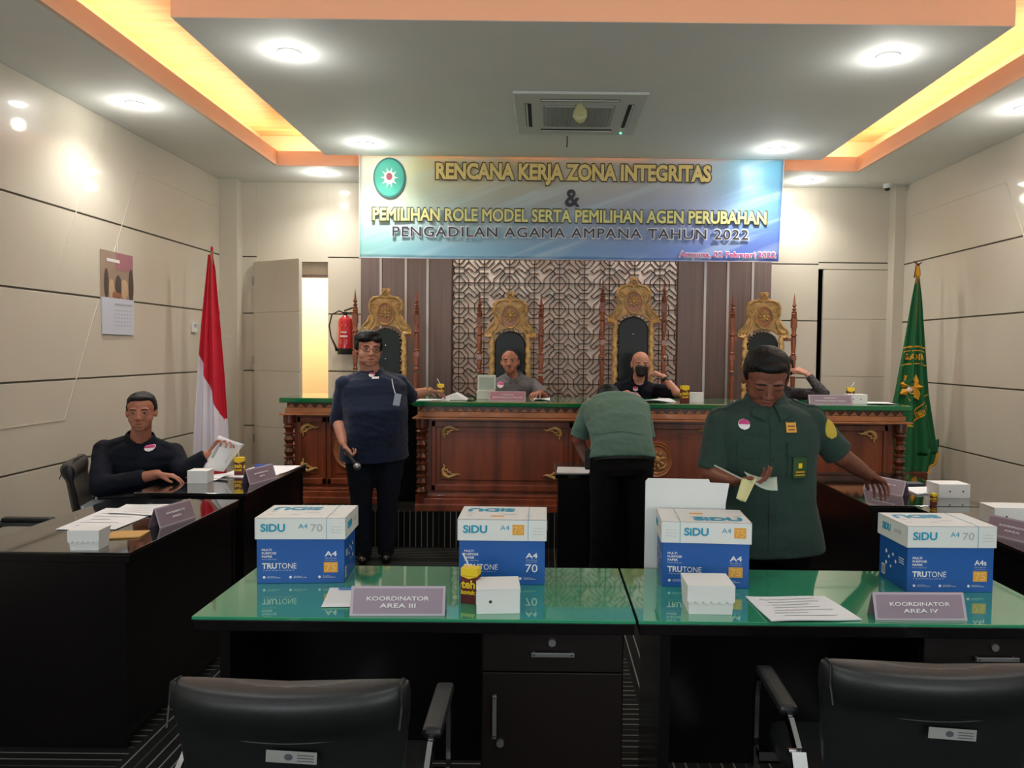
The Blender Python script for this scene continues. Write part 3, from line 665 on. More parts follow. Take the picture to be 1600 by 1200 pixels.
# ------------------------------------------------------------------ ornate chairs
def spiral(cx, cz, r, turns, s, a0, n=22): return [(cx + s * cos(a0 + 2 * pi * turns * i / n) * r * (1 - 0.85 * i / n), cz + sin(a0 + 2 * pi * turns * i / n) * r * (1 - 0.85 * i / n)) for i in range(n + 1)]
def throne(x, topz, label, tuft):
    t = thing('ornate_chair', (x, 7.5, PH), 0, label, 'chair', 'carved high-backed chairs behind the bench')
    hh = topz - PH; zc = hh - 0.25            # medallion centre
    half = [(0.0, 0.245), (0.035, 0.25), (0.045, 0.225), (0.03, 0.20), (0.05, 0.185), (0.075, 0.172), (0.12, 0.168), (0.155, 0.14), (0.17, 0.09), (0.168, 0.03), (0.155, -0.005), (0.165, -0.04), (0.195, -0.09), (0.235, -0.125), (0.255, -0.16), (0.25, -0.21), (0.225, -0.19), (0.19, -0.20), (0.15, -0.17), (0.10, -0.135), (0.05, -0.12), (0, -0.115)]
    poly = [(a, zc + b) for a, b in half] + [(-a, zc + b) for a, b in reversed(half[1:-1])]
    m = MB(); m.prism(poly, 0.035, T=None); cr = m.build('crest', M_gold, t, bevel=0.008)
    m = MB()
    for s in (-1, 1):
        m.tube([(s * 0.01, -0.004, zc + 0.15), (s * 0.05, -0.006, zc + 0.165), (s * 0.11, -0.006, zc + 0.155), (s * 0.15, -0.004, zc + 0.115), (s * 0.155, -0.004, zc + 0.04), (s * 0.13, -0.004, zc + 0.0)], [0.008, 0.012, 0.013, 0.012, 0.01, 0.005])
        m.tube([(a, -0.003, b) for a, b in spiral(s * 0.115, zc + 0.07, 0.032, 1.3, s, 0.5)], 0.007, n=6)
        m.tube([(a, -0.003, b) for a, b in spiral(s * 0.205, zc - 0.155, 0.036, 1.3, s, 2.2)], 0.008, n=6)
        m.tube([(s * 0.13, -0.004, zc + 0.0), (s * 0.12, -0.006, zc - 0.05), (s * 0.14, -0.006, zc - 0.11), (s * 0.18, -0.004, zc - 0.175)], [0.006, 0.014, 0.014, 0.006])
        m.tube([(s * 0.16, -0.004, zc - 0.02), (s * 0.17, -0.006, zc - 0.07), (s * 0.21, -0.006, zc - 0.11), (s * 0.24, -0.004, zc - 0.15)], [0.005, 0.012, 0.011, 0.005])
        m.tube([(s * 0.145, -0.004, zc - 0.165), (s * 0.20, -0.01, zc - 0.195), (s * 0.245, -0.006, zc - 0.185)], [0.006, 0.012, 0.006])
    for k, (a, b) in enumerate(((0, 0.225), (-0.022, 0.205), (0.022, 0.205), (0, 0.19))): m.ell((a, -0.002, zc + b), (0.014, 0.012, 0.018), nu=8, nv=6)
    m.build('scroll_carving', M_gold, cr, smooth=True)
    m = MB()
    m.tube([(cos(a) * 0.083, -0.008, zc + sin(a) * 0.105) for a in [2 * pi * i / 32 for i in range(32)]], 0.009, n=8, closed=True)
    for i in range(8): a = 2 * pi * i / 8; m.ell((cos(a) * 0.038, -0.006, zc + 0.012 + sin(a) * 0.038), (0.022, 0.010, 0.012), R=Mx.Rotation(-a, 3, 'Y'), nu=8, nv=6)
    m.ell((0, -0.01, zc + 0.012), (0.02, 0.014, 0.02), nu=10, nv=6); m.build('medallion', M_gold, cr, smooth=True)
    m = MB(); m.add([(cos(a) * 0.08, -0.001, zc + sin(a) * 0.10) for a in [2 * pi * i / 24 for i in range(24)]], [tuple(range(24))]); m.build('medallion_ground', M_woodl, cr)
    # gilt side rails and padded back
    b0 = 0.62
    for s in (-1, 1):
        m = MB(); n = 40; pts = []
        for i in range(n + 1): z = b0 + (zc - 0.17 - b0) * i / n; pts.append((s * (0.178 + 0.006 * sin(i * 1.3)), 0.012, z))
        m.tube(pts, [0.026 + 0.004 * sin(i * 1.3 * 2) for i in range(n + 1)], n=8); m.build('gilt_rail', M_gold, t, smooth=True)
    m = MB(); n = 14; pl = [(-0.152, b0)]
    arch = [(0.152 * cos(a), zc - 0.27 + 0.135 * sin(a)) for a in [pi * i / n for i in range(n + 1)]]
    poly = [(0.152, b0)] + arch + [(-0.152, b0)]
    m.prism(poly, 0.05, T=Mx.Translation((0, 0.005, 0)))
    back = m.build('padded_back', M_leathg, t, bevel=0.016)
    m = MB()
    for (a, b) in tuft: m.ell((a, 0.0, zc - b), (0.010, 0.008, 0.010), nu=10, nv=6)
    m.build('tufting_button', M_chrome, back, smooth=True)
    m = MB(); per = [(0.148, b0 + k * 0.045) for k in range(int((zc - 0.27 - b0) / 0.045) + 1)]; per = per + [(0.148 * cos(a), zc - 0.27 + 0.131 * sin(a)) for a in [pi * i / 13 for i in range(1, 13)]] + [(-a, b) for a, b in reversed(per)]
    for a, b in per: m.ell((a, -0.001, b), 0.0065, nu=6, nv=4)
    m.build('nail_heads', M_brass, back)
    pz = hh - 0.09
    for s in (-1, 1):
        m = MB(); X = s * 0.30
        m.box((X, 0.02, pz - 0.21), (0.05, 0.05, 0.09)); m.box((X, 0.02, pz - 0.55), (0.048, 0.048, 0.05)); m.box((X, 0.02, 0.55), (0.05, 0.05, 0.10))
        m.lathe([(0.024, -0.72), (0.026, -0.70), (0.018, -0.69), (0.025, -0.60), (0.019, -0.57), (0.019, -0.53), (0.026, -0.52), (0.019, -0.51), (0.025, -0.43), (0.026, -0.36), (0.018, -0.355), (0.030, -0.345), (0.030, -0.335), (0.020, -0.32), (0.026, -0.25), (0.025, -0.16), (0.028, -0.155), (0.022, -0.15), (0.028, -0.135), (0.022, -0.125), (0.026, -0.11), (0.010, -0.10), (0.024, -0.085), (0.008, -0.07), (0.022, -0.05), (0.012, -0.03), (0.006, 0.03), (0.001, 0.07)], c=(X, 0.02, pz + 0.01), n=14)
        m.lathe([(0.026, 0), (0.018, 0.03), (0.028, 0.2), (0.018, 0.35), (0.026, 0.5)], c=(X, 0.02, 0.0), n=14); m.lathe([(0.022, 0.6), (0.018, 0.7), (0.024, pz - 0.75 + 0.02)], c=(X, 0.02, 0), n=12)
        m.build('back_post', M_woodd if False else mat('chair_wood', '#83462b', 0.38, coat=0.2, var=((14, 14, 3), 0.3)), t, smooth='auto')
    m = MB()
    for z in (0.58, zc - 0.21): m.box((-0.24, 0.02, z), (0.10, 0.025, 0.03)); m.box((0.24, 0.02, z), (0.10, 0.025, 0.03))
    m.box((0, 0.02, 0.56), (0.6, 0.03, 0.06)); m.build('cross_rail', MATS['chair_wood'], t)
    m = MB(); m.box((0, -0.26, 0.44), (0.56, 0.52, 0.10)); m.build('seat', M_leathg, t, bevel=0.03)
    m = MB(); m.box((0, -0.26, 0.365), (0.60, 0.54, 0.05)); m.build('seat_frame', M_gold, t, bevel=0.008)
    for s in (-1, 1):
        m = MB(); m.lathe([(0.02, 0), (0.032, 0.03), (0.02, 0.08), (0.035, 0.2), (0.022, 0.28), (0.035, 0.34)], c=(s * 0.27, -0.49, 0), n=12); m.build('front_leg', MATS['chair_wood'], t, smooth='auto')
        m = MB(); m.bar((s * 0.30, 0.0, 0.68), (s * 0.31, -0.42, 0.66), 0.05, 0.035); m.cyl((s * 0.31, -0.40, 0.39), (s * 0.31, -0.40, 0.66), 0.018); m.build('armrest', MATS['chair_wood'], t, bevel=0.006)
    return t
tf2 = [(0, 0.31), (0, 0.44)]
throne(-1.55, 2.15, 'carved gilt and dark leather high-backed chair behind the standing man in navy', tf2)
throne(-0.335, 2.13, 'carved gilt high-backed chair behind the seated man in the grey shirt', [(0, 0.36)])
throne(0.865, 2.285, 'tallest carved gilt high-backed chair, behind the seated man with the black mask', [(0, 0.31)])
throne(2.135, 2.15, 'carved gilt high-backed chair in front of the right veneer panel, nearest the right wall', [(0, 0.36)])

# ------------------------------------------------------------------ flags, extinguisher, calendar, switch
def flag_stand(x, y, z, ztop, label, kind):
    t = thing('flag_stand', (x, y, z), 0, label, 'flag'); h = ztop - z
    m = MB(); m.b2((-0.17, -0.17, 0), (0.17, 0.17, 0.05)); m.b2((-0.12, -0.12, 0.05), (0.12, 0.12, 0.17)); m.build('base', M_woodd, t, bevel=0.01)
    m = MB(); m.cyl((0, 0, 0.1), (0.02, 0, h), 0.014); m.build('pole', M_woodl, t, smooth='auto')
    return t, h
def drape(rows, nu=36, folds=5, amp=0.05):
    """rows: (z, xl, xr, depth) top to bottom; pleated curtain-like closed sheet"""
    vs_ = []; fs = []
    for (z, a, b, dpt) in rows:
        for i in range(nu + 1):
            u = i / nu; x = a + (b - a) * u
            y = -dpt * (0.6 + 0.4 * sin(u * folds * 2 * pi + z * 0.7)) + dpt * 0.9 * (2 * u - 1) ** 2
            vs_.append(V((x, y, z)))
    n = nu + 1
    for j in range(len(rows) - 1):
        for i in range(nu): fs.append((j * n + i, j * n + i + 1, (j + 1) * n + i + 1, (j + 1) * n + i))
    return vs_, fs
def lerp_rows(keys, n):
    out = []
    for k in range(n + 1):
        z = keys[0][0] + (keys[-1][0] - keys[0][0]) * k / n
        for a, b in zip(keys[:-1], keys[1:]):
            if a[0] >= z >= b[0]: f = (a[0] - z) / (a[0] - b[0]); out.append(tuple([z] + [p + (q - p) * f for p, q in zip(a[1:], b[1:])])); break
    return out
t, h = flag_stand(-3.17, 7.3, PH, 2.46, 'red and white national flag draped on its pole by the left wall', 'id')
rows = lerp_rows([(2.15, -0.015, 0.03, 0.01), (2.0, -0.03, 0.055, 0.03), (1.5, -0.085, 0.095, 0.06), (1.0, -0.13, 0.13, 0.08), (0.5, -0.17, 0.155, 0.09), (0.1, -0.19, 0.165, 0.09)], 260)
vs_, fs = drape(rows, nu=110, folds=3)
m = MB(); m.add(vs_, fs)
for k, f in enumerate(m.f):
    c = sum((m.v[i] for i in f), V()) / len(f); zz_ = c.z; u = (c.x + 0.19) / 0.355
    lim = 1.20 - (c.x + 0.10) * 2.9          # red to white edge runs down to the right
    if c.x > 0.115 and zz_ < 1.30 and zz_ > 0: lim = max(lim, 0.60)
    m.m[k] = 0 if zz_ > lim else 1
m.build('flag_cloth', [M_red, M_flagw], t, smooth=True, solid=0.004)
m = MB(); m.ell((0.02, 0, h + 0.02), (0.012, 0.012, 0.03)); m.build('finial', M_red, t, smooth=True)
m = MB(); m.cyl((0.022, -0.005, h), (0.045, -0.02, h - 0.1), 0.002, n=6); m.build('cord', M_red, t)
t, h = flag_stand(3.50, 7.3, PH, 2.40, 'dark green flag with yellow emblem draped on its pole by the right wall', 'court')
keys = [(2.03, 0.01, 0.035, 0.01), (1.8, -0.03, 0.07, 0.03), (1.3, -0.10, 0.12, 0.07), (0.9, -0.16, 0.165, 0.09), (0.45, -0.24, 0.255, 0.10), (0.25, -0.27, 0.29, 0.10), (0.06, -0.28, 0.255, 0.10)]
rows = lerp_rows(keys, 60); vs_, fs = drape(rows, folds=3)
vs_ = [V((v.x, v.y, v.z + (0.16 * max(0, v.x) / 0.25 if v.z < 0.3 else 0))) for v in vs_]
m = MB(); m.add(vs_, fs); fc = m.build('flag_cloth', M_flagg, t, smooth=True, solid=0.004)
fb = BVHTree.FromPolygons([tuple(v) for v in vs_], fs); up = (0, 0, 1); rt = (1, 0, 0); fr = (0, 1, 0)
def fpatch(grid, name, mt, off=0.006): return patch(fb, (0, -0.3, 0), rt, up, grid, fr, off, 0.003).build(name, mt, fc, smooth='auto')
def band(z0, z1, x0, x1, sag): return [[(x0 + (x1 - x0) * j / 16, z + sag * ((j / 8 - 1) ** 2)) for j in range(17)] for z in (z0, z1)]
fpatch(band(1.345, 1.36, -0.095, 0.115, -0.015), 'yellow_stripe', M_yel); fpatch(band(1.31, 1.32, -0.095, 0.12, -0.015), 'yellow_stripe', M_yel); fpatch(band(1.185, 1.197, -0.115, 0.13, -0.02), 'yellow_stripe', M_yel)
fpatch(band(0.60, 0.615, -0.20, 0.0, -0.01), 'yellow_stripe', M_yel)
arc = [[(-0.06 + 0.22 * k / 14, 0.615 + 0.17 * (k / 14) ** 1.7 + d) for k in range(15)] for d in (0, 0.014)]; fpatch(arc, 'yellow_stripe', M_yel)
arc = [[(0.0 + 0.165 * k / 14, 0.70 + 0.20 * (k / 14) ** 0.8 + d) for k in range(15)] for d in (0, 0.012)]; fpatch(arc, 'yellow_stripe', M_yel)
def on_flag(mb):   # push a flat drawing on to the cloth
    for v in mb.v:
        hh_ = fb.ray_cast(V((v.x, -0.6, v.z)), V((0, 1, 0)))
        v.y = (hh_[0].y if hh_[0] is not None else -0.02) - 0.009 + v.y
    return mb
m = MB(); m.text('GADILA', TF((0.012, 0, 1.255), (1, 0, 0), (0, -1, 0)), 0.20, 0.06, 0.03); on_flag(m).build('yellow_lettering', M_yel, fc)
m = MB(); m.text('AMPANA', TF((0.085, 0, 0.735), (0.8, 0, 0.55), (0, -1, 0)), 0.15, 0.06, 0.03); on_flag(m).build('yellow_lettering', M_yel, fc)
m = MB(); c = (-0.015, 0.965)
star = [(c[0] + cos(2 * pi * i / 16 + 0.1) * (0.125 if i % 2 else 0.085), c[1] + sin(2 * pi * i / 16 + 0.1) * (0.135 if i % 2 else 0.092)) for i in range(16)]
star = [(max(-0.128, a), b) for a, b in star]
m.add([(c[0], 0, c[1])] + [(a, 0, b) for a, b in star], [(0, i + 1, (i + 1) % 16 + 1) for i in range(16)]); on_flag(m).build('sun_emblem', M_yel, fc)
m = MB(); cc = [(c[0] - 0.02 + cos(a) * 0.07, -0.003, c[1] + sin(a) * 0.078) for a in [2 * pi * i / 20 for i in range(20)]]; m.add(cc, [tuple(range(20))]); on_flag(m).build('emblem_disc', M_flagg, fc)
m = MB()
for k, (dx, dz, r, mi) in enumerate(((0, 0.028, 0.034, 0), (-0.03, -0.015, 0.026, 1), (0.03, -0.01, 0.026, 1), (0.0, -0.035, 0.024, 2), (0, 0, 0.016, 2))): m.mi = mi; m.add([(c[0] - 0.02 + dx + cos(a) * r, -0.005 - 0.001 * k, c[1] + dz + sin(a) * r) for a in [2 * pi * i / 12 for i in range(12)]], [tuple(range(12))])
on_flag(m).build('emblem_charges', [M_brn, M_wtext, M_orange], fc)
bot_ = vs_[-37:]
m = MB(); m.tube([v + V((0, -0.004, 0.004)) for v in bot_[16:]] + [v + V((0.003, -0.004, 0)) for v in [vs_[-37 * k - 1] for k in range(2, 4)]], 0.013, 8); m.build('fringe', M_yel, fc, smooth=True)
m = MB(); m.lathe([(0.014, 0), (0.03, 0.03), (0.022, 0.09), (0.012, 0.13)], c=(0.02, 0, h - 0.12), n=12); m.build('gold_sleeve', M_yel, t, smooth=True)
m = MB(); m.tube([(-0.02, 0, h + 0.04), (0.02, -0.01, h + 0.0), (0.06, 0, h + 0.03)], [0.004, 0.014, 0.004]); m.tube([(0.0, -0.01, h), (-0.02, -0.02, h - 0.12)], 0.005); m.build('finial', M_woodd, t, smooth=True)

t = thing('fire_extinguisher', (-2.135, 8.255, 1.50), 0, 'red fire extinguisher with black base and hose hung beside the open door', 'fire extinguisher')
m = MB(); m.lathe([(0.078, 0), (0.08, 0.05), (0.08, 0.34), (0.07, 0.375), (0.035, 0.40), (0.03, 0.41)], n=24); m.build('cylinder', M_extred, t, smooth='auto')
m = MB(); m.lathe([(0.08, -0.005), (0.083, 0.0), (0.083, 0.06)], n=24); m.build('boot', M_rub, t, smooth='auto')
m = MB(); m.cyl((0, 0, 0.40), (0, 0, 0.45), 0.02); m.bar((-0.01, -0.01, 0.46), (0.10, -0.03, 0.50), 0.02, 0.012); m.bar((-0.01, -0.01, 0.44), (0.09, -0.03, 0.44), 0.02, 0.012); m.build('valve_handle', M_rub, t)
m = MB(); m.tube([(0, -0.01, 0.43), (-0.06, -0.02, 0.46), (-0.14, -0.02, 0.42), (-0.17, -0.02, 0.30), (-0.15, -0.02, 0.18), (-0.10, -0.03, 0.08), (-0.085, -0.03, 0.03)], [0.008] * 5 + [0.012, 0.015]); m.build('hose', M_rub, t, smooth=True)
m = MB()
for k, (w, z, hh_) in enumerate(((0.05, 0.30, 0.012), (0.08, 0.27, 0.01), (0.08, 0.255, 0.006), (0.07, 0.225, 0.014), (0.085, 0.18, 0.018), (0.07, 0.14, 0.01), (0.075, 0.125, 0.008), (0.07, 0.11, 0.008))):
    n = 6 if k in (3, 4) else 1
    for i in range(n): a = -pi / 2 + (w / 0.08) * (-0.5 + (i + 0.5) / n); wa = w / 0.08 / n * (0.75 if n > 1 else 1) / 2; m.add([(cos(a + s_ * wa) * 0.0812, sin(a + s_ * wa) * 0.0812, z + q) for q, s_ in ((0, -1), (0, 1), (hh_, 1), (hh_, -1))], [(0, 1, 2, 3)])
m.build('printed_label', M_wtext, t)

t = thing('wall_calendar', (XL, 6.24, 1.65), 0, 'wall calendar with a photo above a white date page on the left wall', 'calendar')
m = MB(); m.b2((0.003, -0.235, 0), (0.012, 0.225, 0.29)); m.build('date_page', mat('calendar_page', '#c6c9d6', 0.6), t)
m = MB(); m.b2((0.002, -0.24, 0.29), (0.008, 0.225, 0.66)); pic = m.build('picture_page', mat('calendar_photo', '#a08a78', 0.35), t)
M_cp = [mat('calendar_rose', '#a8707c', 0.4), mat('calendar_tan', '#c3a684', 0.4), mat('calendar_dark', '#4f453e', 0.4), mat('calendar_clay', '#96664a', 0.4), M_wtext]
m = MB()
def cq(mi, y0, y1, z0, z1): m.mi = mi; m.b2((0.008, y0, z0), (0.0095 + 0.0003 * mi, y1, z1))
cq(0, -0.03, 0.22, 0.52, 0.655); cq(4, -0.16, 0.02, 0.575, 0.60)
for (yy, zz_, w, h_, mi) in ((-0.17, 0.40, 0.035, 0.12, 2), (-0.10, 0.36, 0.04, 0.08, 1), (0.0, 0.38, 0.05, 0.10, 2), (0.19, 0.40, 0.04, 0.15, 2), (0.09, 0.37, 0.06, 0.08, 1), (-0.03, 0.32, 0.08, 0.03, 3)):
    m.mi = mi; m.ell((0.009, yy, zz_), (0.002 + 0.0004 * mi, w, h_), nu=14, nv=8)
cq(1, -0.13, -0.02, 0.30, 0.36); cq(3, -0.10, 0.03, 0.295, 0.34); m.build('photo_print', M_cp, pic)
m = MB(); m.b2((0.012, -0.06, 0.235), (0.0135, 0.20, 0.25))
for r in range(5):
    for k in range(6): m.b2((0.012, -0.06 + k * 0.044, 0.07 + r * 0.03), (0.013, -0.04 + k * 0.044, 0.078 + r * 0.03))
m.build('printed_dates', M_inkg, t)
m = MB(); m.cyl((0.006, 0.0, 0.655), (0.004, 0.0, 0.75), 0.003, n=6); m.build('hanging_ribbon', M_white, t)
t = thing('wall_controller', (XL, 7.58, 1.70), 0, 'small white air conditioner controller on the left wall beside the red and white flag', 'controller')
m = MB(); m.b2((0, -0.05, 0), (0.02, 0.05, 0.10)); m.build('body', M_white, t, bevel=0.004); m = MB(); m.b2((0.02, -0.03, 0.05), (0.022, 0.03, 0.085)); m.build('display', M_inkg, t)

# ------------------------------------------------------------------ desks
TZ = 0.765
def green_desk(x0, label):
    t = thing('office_desk', (x0, 2.215, 0), 0, label, 'desk', 'green glass topped desks'); W, D = 1.300, 0.545
    m = MB(); m.b2((0, 0, TZ - 0.010), (W, D, TZ)); m.build('glass_top', M_green, t, bevel=0.0015)
    m = MB(); m.b2((0.004, 0.004, TZ - 0.045), (W - 0.004, D - 0.004, TZ - 0.0105)); m.build('desk_top', M_black, t, bevel=0.003)
    m = MB(); m.b2((0.07, 0.03, 0), (0.10, D - 0.05, TZ - 0.045)); m.build('side_panel', M_black, t)
    m = MB(); m.b2((0.10, D - 0.10, 0.10), (0.84, D - 0.08, TZ - 0.045)); m.build('modesty_panel', M_black, t)
    m = MB(); m.b2((0.845, 0.045, 0.03), (1.27, D - 0.05, TZ - 0.045)); m.build('pedestal', M_black, t)
    px0, px1 = 0.85, 1.265
    def lock(par, x, z): mm = MB(); mm.cyl((x, 0.026, z), (x, 0.015, z), 0.011); mm.build('lock', M_steel, par, smooth='auto')
    m = MB(); m.b2((px0, 0.026, 0.60), (px1, 0.045, 0.715)); dr = m.build('drawer', M_pedestal, t, bevel=0.002)
    m = MB(); m.b2((0.995, 0.004, 0.652), (1.122, 0.012, 0.664)); m.b2((1.0, 0.004, 0.654), (1.006, 0.026, 0.662)); m.b2((1.111, 0.004, 0.654), (1.117, 0.026, 0.662)); m.build('handle', M_steel, dr, bevel=0.001)
    lock(dr, 1.056, 0.69)
    m = MB(); m.b2((px0, 0.026, 0.05), (px1, 0.045, 0.596)); dr = m.build('door', M_pedestal, t, bevel=0.002)
    m = MB(); m.b2((0.882, 0.004, 0.405), (0.894, 0.012, 0.535)); m.b2((0.884, 0.004, 0.41), (0.892, 0.026, 0.416)); m.b2((0.884, 0.004, 0.524), (0.892, 0.026, 0.53)); m.build('handle', M_steel, dr, bevel=0.001)
    lock(dr, 0.905, 0.385)
    return t
green_desk(-1.024, 'black desk with green glass top under the AREA III name card')
green_desk(0.284, 'black desk with green glass top under the AREA IV name card')
def side_desk(name, x0, x1, y0, y1, label):
    t = thing(name, ((x0 + x1) / 2, (y0 + y1) / 2, 0), 0, label, 'desk', 'black side desks'); w, d = (x1 - x0) / 2, (y1 - y0) / 2
    m = MB(); m.b2((-w, -d, TZ - 0.008), (w, d, TZ)); m.build('glass_top', M_glassblk, t, bevel=0.0015)
    m = MB(); m.b2((-w + .003, -d + .003, TZ - 0.04), (w - .003, d - .003, TZ - 0.0085)); m.build('desk_top', M_black, t, bevel=0.003)
    inn = 1 if x0 < 0 else -1
    for s in (-1, 1): m = MB(); m.b2((-w + .02, s * (d - .02) - .012, 0), (w - .02, s * (d - .02) + .012, TZ - 0.04)); m.build('side_panel', M_black, t)
    m = MB(); m.b2((inn * (w - .045), -d + .035, 0.02), (inn * (w - .025), d - .035, TZ - 0.04)); m.build('modesty_panel', M_black, t)
    return t
side_desk('side_desk', -2.23, -1.575, 2.9, 3.955, 'black glass-topped desk on the left nearest the camera, holding papers and an envelope')
side_desk('side_desk', -2.21, -1.60, 4.12, 5.16, 'black desk in front of the seated man at the left wall')
side_desk('side_desk', 1.935, 2.60, 2.93, 3.955, 'black desk at the right edge nearest the camera')
side_desk('side_desk', 1.705, 2.42, 3.975, 5.10, 'black desk on the right, farther back, with the mauve name card and white box')
t = thing('small_table', (0.39, 5.32, 0), 0, 'small black table with papers in front of the bending man', 'table')
m = MB(); m.box((0, 0, 0.725), (0.62, 0.54, 0.03)); m.build('table_top', M_glassblk, t, bevel=0.003)
m = MB(); m.b2((-0.29, -0.25, 0.03), (0.29, 0.25, 0.71)); m.build('cabinet', M_black, t, bevel=0.003)
m = MB(); m.b2((-0.27, -0.262, 0.06), (-0.002, -0.25, 0.69)); m.build('door', M_black, t); m = MB(); m.b2((0.002, -0.262, 0.06), (0.27, -0.25, 0.69)); m.build('door', M_black, t)

# ------------------------------------------------------------------ office chairs
def office_chair(x, y, rz, label, sticker=True):
    t = thing('office_chair', (x, y, 0), rz, label, 'chair', 'black leather office armchairs')
    rows = [(0.40, 0.205, 0.004, 0.06), (0.41, 0.215, 0.018, 0.06), (0.50, 0.222, 0.024, 0.03), (0.62, 0.232, 0.024, 0.008), (0.74, 0.242, 0.022, -0.01), (0.795, 0.247, 0.020, -0.02),
            (0.81, 0.249, 0.030, -0.024), (0.84, 0.251, 0.040, -0.028), (0.875, 0.251, 0.040, -0.03), (0.897, 0.249, 0.028, -0.032), (0.906, 0.245, 0.010, -0.032)]
    m = MB(); n = 44; vs_ = []
    for (z, w, th, yo) in rows:
        for i in range(n):
            a = 2 * pi * i / n; cx_, cy_ = cos(a), sin(a)
            ex = 0.28
            X = w * math.copysign(abs(cx_) ** ex, cx_); Y = th * math.copysign(abs(cy_) ** 0.7, cy_)
            vs_.append((X, Y + yo + 0.045 * (X / 0.25) ** 2 - 0.02, (z - .40) * 0.883 + .40 + (0.012 * (X / 0.25) ** 2 if z > 0.7 else 0)))
    fs = [(r * n + i, r * n + (i + 1) % n, (r + 1) * n + (i + 1) % n, (r + 1) * n + i) for r in range(len(rows) - 1) for i in range(n)] + [tuple(range(n - 1, -1, -1)), tuple((len(rows) - 1) * n + i for i in range(n))]
    m.add(vs_, fs); back = m.build('backrest', M_leather, t, smooth=True)
    md = back.modifiers.new('sub', 'SUBSURF'); md.levels = 1; md.render_levels = 2
    m = MB()
    for s in (-1, 1): m.tube([(s * 0.238, -0.03 - 0.03, 0.772), (s * 0.24, -0.075 + 0.03, 0.812), (s * 0.238, -0.04, 0.858), (s * 0.236, 0.0, 0.854)], 0.0025, n=6)
    pts = []
    for i in range(21): u = -1 + 2 * i / 20; pts.append((u * 0.225, -0.055 + 0.042 * u * u, 0.738 + 0.016 * u * u))
    m.tube(pts, 0.002, n=6); m.build('seam_piping', M_leather, back)
    m = MB(); m.b2((-0.235, 0.02, 0.40), (0.235, 0.50, 0.475)); m.build('seat', M_leather, t, bevel=0.03)
    m = MB(); m.b2((-0.22, 0.04, 0.385), (0.22, 0.48, 0.405)); m.build('seat_pan', M_rub, t)
    for s in (-1, 1):
        m = MB(); X = s * 0.275
        path = [(X, -0.02, 0.42), (X, 0.00, 0.50), (X, 0.06, 0.60), (X, 0.13, 0.64), (X, 0.17, 0.645), (X, 0.40, 0.645), (X, 0.455, 0.62), (X, 0.475, 0.56), (X, 0.48, 0.06), (X, 0.46, 0.02), (X, 0.42, 0.012), (X, -0.02, 0.012)]
        for a, b in zip(path[:-1], path[1:]): m.bar(a, b, 0.012, 0.034) if abs(b[2] - a[2]) < abs(b[1] - a[1]) else m.bar(a, b, 0.034, 0.012)
        m.b2((s * 0.22, 0.0, 0.41), (s * 0.281, 0.04, 0.44)); m.b2((s * 0.22, 0.40, 0.395), (s * 0.281, 0.44, 0.42)); fr_ = m.build('chrome_frame', M_chrome, t)
        m = MB(); m.b2((X - 0.024, 0.14, 0.648), (X + 0.024, 0.40, 0.675)); m.build('arm_pad', M_leather, t, bevel=0.011)
        m = MB(); m.cyl((X - s * 0.001, 0.065, 0.6), (X + s * 0.022, 0.065, 0.6), 0.007); m.build('bolt', M_chrome, fr_)
    if sticker:
        m = MB(); yy = -0.066
        T = TF((0.02, yy - 0.002, 0.718), (1, 0, -0.05), (0, -1, 0.0)); w, h = 0.052, 0.0125
        m.add([(-w, -h, 0), (w, -h, 0), (w, h, 0), (-w, h, 0), (-w, -h, .0008), (w, -h, .0008), (w, h, .0008), (-w, h, .0008)], [(0, 3, 2, 1), (4, 5, 6, 7), (0, 1, 5, 4), (1, 2, 6, 5), (2, 3, 7, 6), (3, 0, 4, 7)], T)
        st = m.build('asset_sticker', mat('grey_sticker', '#8d8d8a', 0.4), back)
        m = MB(); m.add([(cos(a) * 0.009 - 0.006, sin(a) * 0.007, 0.0012) for a in [2 * pi * i / 16 for i in range(16)]], [tuple(range(16))], T)
        for k in range(3): m.add([(0.012, -0.008 + k * 0.006, 0.0012), (0.046, -0.008 + k * 0.006, 0.0012), (0.046, -0.006 + k * 0.006, 0.0012), (0.012, -0.006 + k * 0.006, 0.0012)], [(0, 1, 2, 3)], T)
        m.build('sticker_print', M_inkd, st)
    return t
office_chair(-0.527, 1.60, 0, 'black leather armchair seen from behind in front of the left front desk')
office_chair(0.889, 1.725, radians(-2), 'black leather armchair seen from behind in front of the right front desk')
office_chair(-2.86, 4.70, radians(-68), 'black leather armchair that the man at the left wall sits on', False)
office_chair(-2.90, 3.62, radians(-90), 'empty black leather armchair behind the near left desk, only its arm in view', False)

